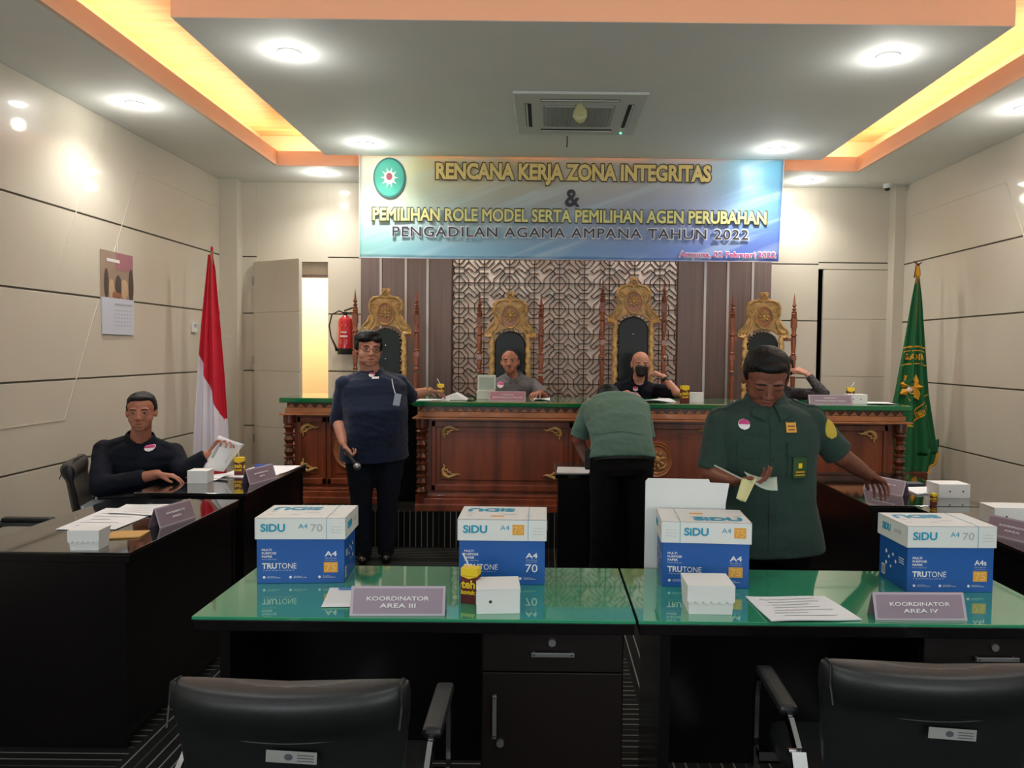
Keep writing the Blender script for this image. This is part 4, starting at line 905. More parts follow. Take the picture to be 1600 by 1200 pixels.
# ------------------------------------------------------------------ paper boxes
def paper_box(x, y, rz, label, sz, size_txt, digits, plain70, lidrev=False, lid_rz=0.0, lidtxt='75', side=1):
    t = thing('paper_box', (x, y, TZ), rz, label, 'box', 'blue and white copy paper boxes on the front desks')
    W, D, HB, ZL, HT = 0.288, 0.205, 0.212, 0.150, 0.222
    m = MB(); m.b2((-W / 2, 0, 0), (W / 2, D, HB)); b = m.build('carton_body', M_blue, t, bevel=0.002)
    f = (1, 0, 0); nrm = (0, -1, 0)
    def P(u, v, w, h, txt, mb, off=0, spc=1.0, z=0.0009, bev=0):     # u,v = centre as fractions across the blue front
        mb.text(txt, TF((-W / 2 + u * W, 0, ZL * (1 - v)), f, nrm), w * W, h * ZL, off, spc, z, bev)
    m = MB()
    for k, s in enumerate(('MULTI', 'PURPOSE', 'PAPER')): P(0.06 + (0.055, 0.082, 0.06)[k], 0.24 + k * 0.075, (0.11, 0.165, 0.12)[k], 0.05, s, m, bev=0.02)
    P(0.145, 0.455, 0.17, 0.022, 'Premium Digital Paper', m)
    P(0.145, 0.60, 0.17, 0.13, 'TRU', m, bev=0.035); P(0.345, 0.60, 0.215, 0.125, 'TONE', m)
    P(0.25, 0.70, 0.36, 0.02, 'T E C H N O L O G Y', m)
    P(0.845, 0.335, 0.14, 0.115, size_txt, m, bev=0.02); P(0.845, 0.435, 0.13, 0.022, '210 x 297 mm', m); P(0.845, 0.48, 0.13, 0.014, '5 reams 500 sheets', m)
    if plain70: P(0.845, 0.62, 0.14, 0.18, '70', m)
    for k, (s, uu_) in enumerate((('SMOOTH SURFACE', 0.07), ('BRIGHTER TONE', 0.37), ('COPIER FRIENDLY', 0.70))):
        P(uu_ + 0.125, 0.865, 0.15, 0.022, s, m); P(uu_ + 0.10, 0.835, 0.09, 0.016, 'Excellent', m)
        T = TF((-W / 2 + (uu_ + 0.015) * W, -0.0009, ZL * 0.145), f, nrm); m.add([(cos(a) * .0045, sin(a) * .0045, 0) for a in [2 * pi * i / 12 for i in range(12)]], [tuple(range(12))], T)
    # side faces: icon rows and a small barcode
    for s in (-1, 1):
        for (yy, zz_, r) in ((0.10, 0.10, 0.006), (0.13, 0.085, 0.006), (0.08, 0.08, 0.006), (0.115, 0.055, 0.005), (0.15, 0.10, 0.007), (0.15, 0.06, 0.007)):
            T = TF((s * (W / 2 + 0.0009), yy, zz_), (0, -s, 0), (s, 0, 0)); m.add([(cos(a) * r, sin(a) * r, 0) for a in [2 * pi * i / 10 for i in range(10)]], [tuple(range(10))], T)
        for k in range(3): T = TF((s * (W / 2 + 0.0009), 0.035 + 0.004, 0.085 + k * 0.008), (0, s, 0), (s, 0, 0)); m.add([(-.018, 0, 0), (.018, 0, 0), (.018, .003, 0), (-.018, .003, 0)], [(0, 1, 2, 3)], T)
        T = TF((s * (W / 2 + 0.0008), 0.022 if s > 0 else 0.17, 0.032), (0, s, 0), (s, 0, 0)); m.add([(-.013, -.018, 0), (.013, -.018, 0), (.013, .018, 0), (-.013, .018, 0)], [(0, 1, 2, 3)], T)
    pr = m.build('white_printing', M_wtext, b, fix=False)
    m = MB()
    for s in (-1, 1):
        for k in range(7): T = TF((s * (W / 2 + 0.0013), (0.022 if s > 0 else 0.17) - 0.009 + k * 0.003, 0.032), (0, s, 0), (s, 0, 0)); m.add([(0, -.014, 0), (.0014, -.014, 0), (.0014, .014, 0), (0, .014, 0)], [(0, 1, 2, 3)], T)
    m.build('barcode', M_inkd, b, fix=False)
    if digits:
        m = MB(); m.b2((-W / 2 + 0.765 * W, -0.0012, ZL * 0.245), (-W / 2 + 0.925 * W, 0, ZL * 0.475)); ob = m.build('orange_label', M_orange, b)
        m = MB(); P(0.845, 0.64, 0.12, 0.16, digits, m, 0, 1, 0.0018); m.build('label_digits', M_orange2, ob, fix=False)
    # lid
    l = MB(); LW, LD, th = W + 0.012, D + 0.010, 0.003; y0 = -0.005
    l.b2((-LW / 2, y0, HT - th), (LW / 2, y0 + LD, HT)); l.b2((-LW / 2, y0, ZL), (LW / 2, y0 + th, HT)); l.b2((-LW / 2, y0 + LD - th, ZL), (LW / 2, y0 + LD, HT)); l.b2((-LW / 2, y0, ZL), (-LW / 2 + th, y0 + LD, HT)); l.b2((LW / 2 - th, y0, ZL), (LW / 2, y0 + LD, HT))
    lid = l.build('lid', M_carton, t, bevel=0.0012); lid.rotation_euler = (0, 0, lid_rz)
    LH = HT - ZL
    def Q(u, v, w, h, txt, mb, bev=0, z=0.0009): mb.text(txt, TF((-LW / 2 + u * LW, y0, HT - v * LH), f, nrm), w * LW, h * LH, 0, 1, z, bev)
    o_ = (lambda a: a) if not lidrev else (lambda a: a + 0.19)
    m = MB(); Q(o_(0.20), 0.46, 0.27, 0.38, 'SiDU', m, bev=0.035)
    vb = 0.79 if not lidrev else 0.21
    m.b2((-LW / 2 + vb * LW - .0007, y0 - .0009, ZL + .001), (-LW / 2 + vb * LW + .0007, y0, HT - .001)); m.b2((-LW / 2 + vb * LW - .0007, y0, HT), (-LW / 2 + vb * LW + .0007, y0 + LD, HT + .0009))
    tcx = -0.045 if not lidrev else 0.045; rot = -1 if not lidrev else 1
    m.text('SiDU', TF((tcx, 0.145 if not lidrev else 0.045, HT), (rot, 0, 0), (0, 0, 1)), 0.165, 0.055, 0, 1, 0.0009, 0.05)
    for s in (-1, 1): m.text('SiDU', TF((s * LW / 2, 0.06 if s > 0 else 0.14, HT - LH * .45), (0, s, 0), (s, 0, 0)), 0.06, LH * 0.36, 0, 1, 0.0009, 0.05)
    Q(o_(0.53), 0.38, 0.10, 0.22, 'A4', m); m.build('cyan_logo', M_cyan, lid, fix=False)
    m = MB()
    xs = (0.90 if not lidrev else 0.115)
    for k, s in enumerate(('5 Reams', '500 Sheets', '2500 Sheets')): Q(xs, 0.40 + 0.14 * k, 0.12, 0.045, s, m)
    for k, (a, b_, c) in enumerate(((-0.02, 0.075, 0.05), (0.03, 0.05, 0.03), (-0.09, 0.05, 0.02), (0.115, 0.09, 0.02), (0.115, 0.05, 0.02))): m.add([(a * rot * 1.0 - c / 2, 0.0 + b_, HT + .0008), (a * rot + c / 2, b_, HT + .0008), (a * rot + c / 2, b_ + .004, HT + .0008), (a * rot - c / 2, b_ + .004, HT + .0008)], [(0, 1, 2, 3)])
    if lidtxt == '70': Q(o_(0.68), 0.46, 0.13, 0.34, '70', m)
    for s in (-1, 1): m.text('A4 70', TF((s * LW / 2, 0.14 if s > 0 else 0.06, HT - LH * .45), (0, s, 0), (s, 0, 0)), 0.05, LH * 0.2, 0, 1, 0.0009)
    m.build('grey_printing', M_inkg, lid, fix=False)
    if lidtxt == '75':
        uu_ = o_(0.68); m = MB(); m.b2((-LW / 2 + (uu_ - .065) * LW, y0 - 0.0012, ZL + LH * 0.28), (-LW / 2 + (uu_ + .065) * LW, y0, ZL + LH * 0.76)); m.b2((-0.02 - .02, 0.035 if not lidrev else 0.12, HT), (-0.02 + .025, 0.05 if not lidrev else 0.14, HT + .0009)); ob = m.build('orange_label', M_orange, lid)
        m = MB(); Q(uu_, 0.48, 0.10, 0.32, '75', m, z=0.0018); m.build('label_digits', M_orange2, ob, fix=False)
    return t
paper_box(-0.808, 2.542, radians(4), 'blue copy paper box with white lid at the far left of the front desks', 0, 'A4', '75', False, lid_rz=radians(-1.5), lidtxt='70')
paper_box(-0.135, 2.55, 0, 'blue copy paper box behind the yellow and brown drink carton, marked 70 in white', 0, 'A4', None, True)
paper_box(0.547, 2.542, radians(-3.5), 'blue copy paper box with an upright white card sheet standing behind it', 0, 'A4', '75', False, lidrev=True)
paper_box(1.353, 2.518, 0.01, 'blue copy paper box marked A4s at the far right of the front desks', 0, 'A4s', '75', False, lid_rz=radians(0.5), lidtxt='70')
t = thing('carton_lid', (0.528, 2.79, 0.62), radians(-2), 'loose white carton lid standing upright behind the third paper box', 'carton lid')
W, Hh = 0.305, 0.49
m = MB(); m.prism([(-W / 2, 0), (W / 2 - 0.012, 0), (W / 2 - 0.012, Hh - 0.09), (W / 2, Hh - 0.015), (W / 2 - 0.07, Hh - 0.012), (W / 2 - 0.075, Hh), (-W / 2 + 0.01, Hh), (-W / 2, Hh - 0.01)], 0.004); m.build('sheet', M_carton, t, bevel=0.001)
m = MB()
for s in (-1, 1): m.b2((s * (W / 2 - 0.014) - 0.002, 0.004, 0.02), (s * (W / 2 - 0.014) + 0.002, 0.05, Hh - 0.10))
m.build('rim', M_carton, t)
t.location.z = 0.60

# ------------------------------------------------------------------ lunch boxes, cartons, cards, papers
def lunch_box(x, y, z, rz, label, w=0.13, d=0.12, h=0.07, holes=(), scallop=False, group='white card lunch boxes'):
    t = thing('lunch_box', (x, y, z), rz, label, 'box', group)
    m = MB(); a = 0.006
    vs_ = [(-w / 2, -d / 2, 0), (w / 2, -d / 2, 0), (w / 2, d / 2, 0), (-w / 2, d / 2, 0), (-w / 2 - a, -d / 2 - a, h), (w / 2 + a, -d / 2 - a, h), (w / 2 + a, d / 2 + a, h), (-w / 2 - a, d / 2 + a, h)] if scallop else \
          [(-w / 2, -d / 2, 0), (w / 2, -d / 2, 0), (w / 2, d / 2, 0), (-w / 2, d / 2, 0), (-w / 2, -d / 2, h), (w / 2, -d / 2, h), (w / 2, d / 2, h), (-w / 2, d / 2, h)]
    m.add(vs_, [(0, 3, 2, 1), (4, 5, 6, 7), (0, 1, 5, 4), (1, 2, 6, 5), (2, 3, 7, 6), (3, 0, 4, 7)])
    b = m.build('tray', M_carton, t, bevel=0.0012)
    if scallop:
        n = 6; m = MB(); yf = -d / 2 - a - 0.002; zl = h * 0.42; xs = [(-w / 2 - a) + (w + 2 * a) * i / n for i in range(n + 1)]
        poly = [(-w / 2 - a, h), (w / 2 + a, h)]
        pts = []
        for i in range(n, 0, -1):
            for k in range(6): u = k / 6; pts.append((xs[i] + (xs[i - 1] - xs[i]) * u, zl + 0.006 - 0.008 * sin(pi * u)))
        pts.append((xs[0], zl + 0.006))
        m.prism([(p[0], p[1]) for p in poly] + pts, 0.002, T=Mx.Translation((0, yf, 0))); m.b2((-w / 2 - a, yf, h), (w / 2 + a, d / 2 + a, h + 0.002)); m.build('flap_lid', M_carton, t)
    else:
        m = MB(); m.b2((-w / 2 - .001, -d / 2 - .001, h), (w / 2 + .001, d / 2 + .001, h + .0018)); m.b2((-w / 2 - .0015, -d / 2 + 0.01, h * .35), (-w / 2, -d / 2 + 0.03, h * .8)); m.build('flap_lid', M_carton, t)
    for hx in holes:
        m = MB(); m.cyl((hx * w, -d / 2 - 0.0008 - (a if scallop else 0), h * 0.5), (hx * w, -d / 2, h * 0.5), 0.0048, n=14); m.build('vent_hole', M_slot, b)
    return t
lunch_box(-0.135, 2.325, TZ, radians(5), 'white card lunch box with one round hole beside the yellow drink carton', w=0.13, d=0.125, h=0.074, holes=(-0.18,))
lunch_box(0.508, 2.335, TZ, radians(-1), 'white card lunch box with a scalloped lid edge in front of the third paper box', w=0.130, d=0.12, h=0.088, scallop=True)
lunch_box(-1.765, 2.965, TZ, radians(4), 'small white lunch box with a scalloped flap on the near left desk', w=0.105, d=0.08, h=0.078, scallop=True)
lunch_box(-2.0, 4.46, TZ, radians(3), 'white lunch box under the hand of the man seated at the left wall', w=0.115, d=0.10, h=0.072)
lunch_box(2.265, 4.265, TZ, radians(2), 'white lunch box with two holes on the far right desk', w=0.175, d=0.13, h=0.075, holes=(-0.15, 0.27))
lunch_box(2.20, 3.60, TZ, radians(-2), 'white lunch box with one hole at the right edge, on the near right desk', w=0.20, d=0.13, h=0.08, holes=(-0.22,))
lunch_box(1.235, 6.27, 1.15, radians(-4), 'white lunch box on the bench beside the seated man with the mask', w=0.125, d=0.10, h=0.075)
lunch_box(2.545, 6.27, 1.15, radians(1), 'white lunch box with holes on the bench in front of the hidden seated person', w=0.155, d=0.11, h=0.075, holes=(-0.25, 0.15))
def drink(x, y, z, rz, label, s=1.0, straw=1):
    t = thing('drink_carton', (x, y, z), rz, label, 'drink carton', 'yellow and brown tea cartons'); w, d, h = 0.052 * s, 0.036 * s, 0.108 * s
    m = MB(); m.mi = 0; m.b2((-w / 2, -d / 2, 0), (w / 2, d / 2, h * 0.78)); m.mi = 1; m.b2((-w / 2 - .0002, -d / 2 - .0002, h * 0.78), (w / 2 + .0002, d / 2 + .0002, h)); b = m.build('carton', [M_brn, M_yell], t, bevel=0.001)
    m = MB(); T = TF((0, -d / 2, 0), (1, 0, 0), (0, -1, 0))
    m.text('teh', TF((-w * .04, -d / 2, h * 0.55), (1, 0, 0), (0, -1, 0)), w * 0.86, h * 0.24, 0, 1, 0.0008, 0.04); m.text('kotak', TF((-w * .02, -d / 2, h * 0.33), (1, 0, 0), (0, -1, 0)), w * 0.88, h * 0.13, 0, 1, 0.0008, 0.05)
    for s_ in (-1, 1): m.text('teh', TF((s_ * w / 2, 0, h * 0.5), (0, s_, 0), (s_, 0, 0)), d * 0.8, h * 0.2, 0, 1, 0.0008, 0.04)
    m.add([(-w / 2, -d / 2 - .0006, h * .78), (w / 2, -d / 2 - .0006, h * .78), (0, -d / 2 - .0006, h * .70)], [(0, 1, 2)]); m.build('brand_lettering', M_yell, b, fix=False)
    if straw: m = MB(); m.tube([(-w * 0.1, 0, h - 0.002), (-w * 0.25 * straw, 0, h + 0.016 * s), (-w * 0.52 * straw, 0.002, h + 0.04 * s)], 0.0026 * s, n=8); m.build('straw', M_white, t, smooth=True)
    return t
drink(-0.222, 2.368, TZ, radians(-14), 'yellow and brown tea carton with a white straw on the front desk', 1.03)
drink(-1.872, 4.71, TZ, radians(2), 'yellow and brown tea carton beside the man seated at the left wall', 1.05, straw=0.3)
drink(2.06, 4.02, TZ - 0.0, radians(4), 'tea carton standing low at the near edge of the far right desk', 0.55, straw=0)
drink(-0.865, 6.42, 1.15, radians(10), 'tea carton on the bench behind the hand of the standing man in navy', 1.1, straw=1)
drink(1.138, 6.20, 1.15, radians(12), 'tea carton on the bench between the white box and the seated man with the mask', 1.25, straw=0)
drink(2.565, 6.42, 1.15, radians(-8), 'tea carton behind the white box at the right end of the bench', 1.15, straw=-1)
def name_card(x, y, z, rz, w, h, lines, label, mt=None, gap=0.055, bars=False):
    t = thing('name_card', (x, y, z), rz, label, 'name card', 'tent name cards'); mt = mt or M_mauve
    dy = gap / 2; L_ = sqrt(h * h - 0); a = (dy) / h
    for s, nm in ((-1, 'front_face'), (1, 'rear_face')):
        m = MB(); p0 = V((-w / 2, s * dy, 0)); p1 = V((w / 2, s * dy, 0)); q0 = V((-w / 2 , 0, h)); q1 = V((w / 2, 0, h)); n = V((0, s * h, dy)).normalized() * 0.002
        m.add([p0, p1, q1, q0, p0 + n, p1 + n, q1 + n, q0 + n], [(0, 1, 2, 3), (4, 5, 6, 7), (0, 1, 5, 4), (1, 2, 6, 5), (2, 3, 7, 6), (3, 0, 4, 7)]); f_ = m.build(nm, M_acr if s < 0 else mt, t)
        if s < 0:
            m = MB(); nn = V((0, -h, dy)).normalized(); c = V((0, -dy / 2, h / 2)) + nn * 0.0022; T = TF(c, (1, 0, 0), nn); k = 0.94
            m.add([(-w / 2 * k, -h / 2 * .9, 0), (w / 2 * k, -h / 2 * .9, 0), (w / 2 * k, h / 2 * .9, 0), (-w / 2 * k, h / 2 * .9, 0), (-w / 2 * k, -h / 2 * .9, .0006), (w / 2 * k, -h / 2 * .9, .0006), (w / 2 * k, h / 2 * .9, .0006), (-w / 2 * k, h / 2 * .9, .0006)], [(0, 3, 2, 1), (4, 5, 6, 7), (0, 1, 5, 4), (1, 2, 6, 5), (2, 3, 7, 6), (3, 0, 4, 7)], T)
            cd = m.build('card', mt, f_)
            m = MB()
            for (body, yy, ww, hh_) in lines: m.text(body, TF(c + nn * 0.0024 + V((0, dy / h * yy * h, yy * h)), (1, 0, 0), nn), ww * w, hh_ * h, 0, 1.0, 0, 0.02)
            m.build('lettering', M_wtext, cd, fix=False)
    return t
M_acr = mat('acrylic_holder', '#b3a7b3', 0.15, spec=0.7)
name_card(-0.427, 2.265, TZ, 0.03, 0.28, 0.080, [('KOORDINATOR', 0.08, 0.66, 0.15), ('AREA III', -0.16, 0.38, 0.15)], 'mauve name card reading KOORDINATOR AREA III on the front desk')
name_card(1.125, 2.272, TZ, 0.02, 0.275, 0.075, [('KOORDINATOR', 0.08, 0.66, 0.15), ('AREA IV', -0.16, 0.38, 0.15)], 'mauve name card reading KOORDINATOR AREA IV on the front desk')
two = [('KOORDINATOR AREA', 0.10, 0.62, 0.09), ('PUBLIK', -0.10, 0.25, 0.09)]
ill = lambda a, b: [('KOORDINATOR', 0.10, a, 0.10), ('AREA', -0.12, b, 0.10)]
name_card(-1.66, 3.42, TZ, radians(78), 0.24, 0.085, ill(0.5, 0.25), 'mauve name card on the near left desk, turned to the aisle')
name_card(-1.68, 4.52, TZ, radians(75), 0.26, 0.085, ill(0.5, 0.2), 'mauve name card beside the blue-capped papers on the left desk farther back')
name_card(1.96, 4.36, TZ, radians(-64), 0.27, 0.085, ill(0.6, 0.35), 'mauve name card on the far right desk next to the reaching hand')
name_card(2.03, 3.27, TZ, radians(-66), 0.24, 0.085, ill(0.5, 0.3), 'mauve name card on the near right desk at the picture edge')
name_card(-0.29, 6.12, 1.15, 0, 0.29, 0.078, [('KOORDINATOR', 0.14, 0.35, 0.14), ('MONITORING DAN EVALUASI', -0.14, 0.80, 0.14)], 'rose name card on the bench before the man in the grey shirt', M_mauve2)
name_card(0.60, 6.12, 1.15, 0, 0.30, 0.078, [('KETUA', 0.14, 0.20, 0.14), ('PENGADILAN AGAMA AMPANA', -0.14, 0.80, 0.14)], 'rose name card on the bench before the seated man with the mask', M_mauve2)
name_card(2.29, 6.14, 1.15, 0, 0.35, 0.075, [('SEKRETARIS', 0.14, 0.28, 0.13), ('PENGADILAN AGAMA AMPANA', -0.14, 0.70, 0.13)], 'mauve name card at the right end of the bench', M_mauve)

def sheet(name, corners, z, label, cat='paper', group=None, wave=0.004, lines=0, mt=None, thick=0.0012, stack=0, lift=0.0):
    t = None; m = MB(); c = [V((a, b, 0)) for a, b in corners]; n = 10; vs_ = []
    o = sum(c, V()) / 4
    ph = random.random() * 6
    def hgt(u, v): return wave * (1 + sin(u * 4.2 + ph) * cos(v * 3.1 + ph * .7)) * 0.5 + lift * (max(0, u - 0.6) ** 2 + max(0, 0.3 - v) ** 2)
    P_ = lambda u, v: (c[0] * (1 - u) * (1 - v) + c[1] * u * (1 - v) + c[2] * u * v + c[3] * (1 - u) * v) - o
    top = [P_(i / n, j / n) + V((0, 0, hgt(i / n, j / n) + thick + stack)) for j in range(n + 1) for i in range(n + 1)]
    bot = [V((p.x, p.y, max(0, p.z - thick - stack))) for p in top]
    k = n + 1; N_ = len(top); fs = []
    for j in range(n):
        for i in range(n): a = j * k + i; fs.append((a, a + 1, a + k + 1, a + k)); fs.append((N_ + a, N_ + a + k, N_ + a + k + 1, N_ + a + 1))
    per = [i for i in range(n)] + [n + j * k for j in range(n)] + [n * k + i for i in range(n, 0, -1)] + [j * k for j in range(n, 0, -1)]
    for q in range(len(per)): a, b = per[q], per[(q + 1) % len(per)]; fs.append((a, a + N_, b + N_, b))
    m.add(top + bot, fs)
    if lines:
        e = thing(name, (o.x, o.y, z), 0, label, cat, group); m.build('leaf', mt or M_paper, e, smooth='auto')
        m = MB(); random.seed(int(abs(o.x * 1000)))
        for r in range(lines):
            v = 0.15 + 0.7 * r / max(1, lines - 1); u0, u1 = 0.12 + 0.1 * random.random(), 0.5 + 0.4 * random.random(); q = 6
            A = [P_(u0 + (u1 - u0) * i / q, v) + V((0, 0, hgt(u0 + (u1 - u0) * i / q, v) + thick + stack + .0012)) for i in range(q + 1)]; B = [P_(u0 + (u1 - u0) * i / q, v + .018) + V((0, 0, hgt(u0 + (u1 - u0) * i / q, v + .018) + thick + stack + .0012)) for i in range(q + 1)]
            m.add(A + B, [(i, i + 1, i + q + 2, i + q + 1) for i in range(q)])
        m.build('printed_text', M_inkg, e, fix=False); return e
    ob = m.build(name, mt or M_paper, smooth='auto'); ob.location = (o.x, o.y, z); return tag(ob, label, cat, group)
PG = 'loose white papers on the desks'
sheet('paper_sheet', [(-0.669, 2.30), (-0.36, 2.315), (-0.40, 2.497), (-0.695, 2.487)], TZ, 'white papers behind the AREA III name card', group=PG, lines=0, stack=0.001)
m = MB(); m.tube([(-0.66, 2.465, TZ + 0.008), (-0.50, 2.468, TZ + 0.008)], 0.0035, n=8); tag(m.build('blue_pen', mat('blue_pen_plastic', '#3b78b8', 0.3)), 'thin blue pen lying on the papers behind the AREA III card', 'pen')
sheet('paper_sheet', [(0.668, 2.202), (0.945, 2.236), (0.905, 2.43), (0.655, 2.437)], TZ + 0.0015, 'slightly curled printed paper between the scalloped lunch box and the AREA IV card', group=PG, lines=7, wave=0.007, stack=0.002)
sheet('paper_sheet', [(-2.08, 3.25), (-1.83, 3.262), (-1.83, 3.66), (-2.12, 3.70)], TZ, 'white papers nearest the lunch box on the near left desk', group=PG, lines=6, wave=0.005)
sheet('paper_sheet', [(-2.03, 3.55), (-1.73, 3.52), (-1.77, 3.76), (-2.06, 3.77)], TZ + 0.006, 'white papers at the back of the near left desk', group=PG, lines=5, wave=0.006)
sheet('envelope', [(-1.81, 3.09), (-1.655, 3.13), (-1.67, 3.24), (-1.81, 3.22)], TZ, 'brown manila envelope on the near left desk', 'envelope', mt=M_env, wave=0.003, stack=0.004)
sheet('paper_sheet', [(-2.0, 4.62), (-1.66, 4.62), (-1.64, 4.86), (-1.98, 4.88)], TZ, 'white papers in front of the tea carton on the left desk', group=PG, wave=0.003)
sheet('paper_sheet', [(-1.93, 4.82), (-1.64, 4.82), (-1.62, 5.12), (-1.90, 5.12)], TZ, 'white papers at the far end of the left desk under the blue strip', group=PG, wave=0.003)
m = MB(); m.box((0, 0, 0), (0.11, 0.03, 0.02)); o = m.build('stapler_box', mat('blue_plastic', '#2a4aa6', 0.4), bevel=0.002); o.location = (-1.83, 5.0, TZ + 0.0165); tag(o, 'small blue box lying on the papers at the far end of the left desk', 'box')
sheet('paper_sheet', [(2.10, 4.28), (2.26, 4.345), (2.30, 4.52), (2.11, 4.50)], TZ, 'white papers behind the two-hole lunch box on the far right desk', group=PG, wave=0.003, stack=0.006)
m = MB(); m.box((0, 0, 0), (0.12, 0.08, 0.014)); o = m.build('notebook', M_inkd, bevel=0.002, ); o.location = (2.23, 4.62, TZ + 0.008); tag(o, 'small dark notebook behind the papers on the far right desk', 'notebook')
sheet('paper_sheet', [(2.12, 3.15), (2.40, 3.15), (2.38, 3.40), (2.12, 3.42)], TZ, 'white paper below the name card at the right picture edge', group=PG, wave=0.003)
sheet('paper_sheet', [(0.09, 5.08), (0.30, 5.07), (0.31, 5.32), (0.10, 5.33)], 0.74, 'white papers on the small table beside the bending man', group=PG, lines=3, wave=0.003, stack=0.004)
sheet('paper_sheet', [(0.30, 5.10), (0.50, 5.10), (0.50, 5.36), (0.31, 5.36)], 0.74, 'white form on the small table that the bending man signs', group=PG, wave=0.003)
sheet('paper_sheet', [(-1.06, 6.06), (-0.75, 6.06), (-0.75, 6.26), (-1.03, 6.26)], 1.15, 'flat white paper under the hand of the standing man in navy', group=PG, wave=0.002)
sheet('paper_sheet', [(0.83, 6.15), (1.07, 6.15), (1.04, 6.42), (0.82, 6.42)], 1.15, 'white papers on the bench beside the rose name card of the masked man', group=PG, wave=0.02)
sheet('paper_sheet', [(-0.08, 6.25), (0.05, 6.25), (0.05, 6.45), (-0.08, 6.45)], 1.15, 'white paper on the bench beside the elbow of the man in grey', group=PG, wave=0.01)
sheet('paper_sheet', [(1.62, 6.25), (1.84, 6.25), (1.84, 6.5), (1.62, 6.5)], 1.15, 'white paper on the bench left of the reading man', group=PG, wave=0.012)
sheet('paper_sheet', [(2.62, 6.2), (2.86, 6.16), (2.86, 6.4), (2.62, 6.45)], 1.15, 'white papers at the right end of the bench', group=PG, wave=0.012)
# folded papers under the hand of the standing man
m = MB(); m.prism([(-0.11, 0), (0.10, 0), (0.085, 0.012), (0.005, 0.055), (-0.10, 0.014)], 0.2); o = m.build('paper_bundle', M_paper, bevel=0.002); o.location = (-0.72, 6.14, 1.152); tag(o, 'thick folded bundle of white papers beside the hand of the standing man in navy', 'paper bundle')
# open white card box on the bench
t = thing('open_card_box', (-0.475, 6.30, 1.15), radians(3), 'pale open card box standing on the bench left of the man in grey', 'box')
m = MB(); m.b2((-0.075, -0.05, 0), (0.075, 0.06, 0.075)); m.build('tray', mat('pale_green_card', '#bfc8bb', 0.5), t, bevel=0.004)
m = MB(); m.b2((-0.072, 0.045, 0.075), (0.078, 0.056, 0.20)); l_ = m.build('raised_lid', MATS['pale_green_card'], t, bevel=0.004); m = MB(); m.b2((-0.058, 0.043, 0.083), (0.064, 0.0449, 0.18)); m.build('lid_panel', mat('pale_grey_green_card', '#98a69a', 0.5), l_)
m = MB(); m.tube([(-0.66, 6.33, 1.156), (-0.62, 6.36, 1.19), (-0.60, 6.40, 1.17), (-0.66, 6.42, 1.156)], 0.006); m.tube([(-0.66, 6.36, 1.156), (-0.60, 6.34, 1.18), (-0.57, 6.38, 1.156)], 0.008); tag(m.build('cable_coil', M_rub, smooth=True), 'dark coiled cable on the bench beside the pale card box', 'cable')
m = MB(); m.cyl((-2.0, 4.56, TZ + .006), (-1.86, 4.50, TZ + .006), 0.005, n=8); tag(m.build('pen', M_steel), 'pen lying beside the lunch box on the desk of the man at the left wall', 'pen')
m = MB(); m.box((0, 0, 0), (0.15, 0.075, 0.012)); o = m.build('phone', M_rub, bevel=0.003); o.location = (0.795, 6.17, 1.157); tag(o, 'dark phone on the bench right of the masked man\'s name card', 'phone')

# ------------------------------------------------------------------ people
def spline(pts, s):
    """point and tangent at arc length s along a smoothed polyline (extrapolates)"""
    pts = [V(p) for p in pts]
    fine = []
    for i in range(len(pts) - 1):
        p0 = pts[i - 1] if i else pts[0] * 2 - pts[1]; p1, p2 = pts[i], pts[i + 1]; p3 = pts[i + 2] if i + 2 < len(pts) else pts[-1] * 2 - pts[-2]
        for k in range(8):
            t = k / 8; fine.append(0.5 * ((2 * p1) + (p2 - p0) * t + (2 * p0 - 5 * p1 + 4 * p2 - p3) * t * t + (3 * p1 - p0 - 3 * p2 + p3) * t ** 3))
    fine.append(pts[-1])
    if s <= 0: d = (fine[1] - fine[0]).normalized(); return fine[0] + d * s, d
    for a, b in zip(fine[:-1], fine[1:]):
        L_ = (b - a).length
        if s <= L_: return a + (b - a) * (s / L_), (b - a).normalized()
        s -= L_
    d = (fine[-1] - fine[-2]).normalized(); return fine[-1] + d * s, d
TOR = [(-.08, .135, .095), (-.04, .180, .122), (.08, .166, .112), (.20, .170, .116), (.30, .182, .120), (.38, .184, .112), (.43, .165, .098), (.465, .115, .080), (.49, .078, .066), (.50, .064, .058)]
def loft_rings(mb, rings, n=36, ex=0.92):
    vs_ = []
    for (c, S, Fd, a, b) in rings:
        for i in range(n):
            t = 2 * pi * i / n
            vs_.append(c + S * a * math.copysign(abs(cos(t)) ** ex, cos(t)) + Fd * b * math.copysign(abs(sin(t)) ** ex, sin(t)))
    k = len(rings)
    fs = [(r * n + i, r * n + (i + 1) % n, (r + 1) * n + (i + 1) % n, (r + 1) * n + i) for r in range(k - 1) for i in range(n)] + [tuple(range(n - 1, -1, -1)), tuple((k - 1) * n + i for i in range(n))]
    mb.add(vs_, fs)
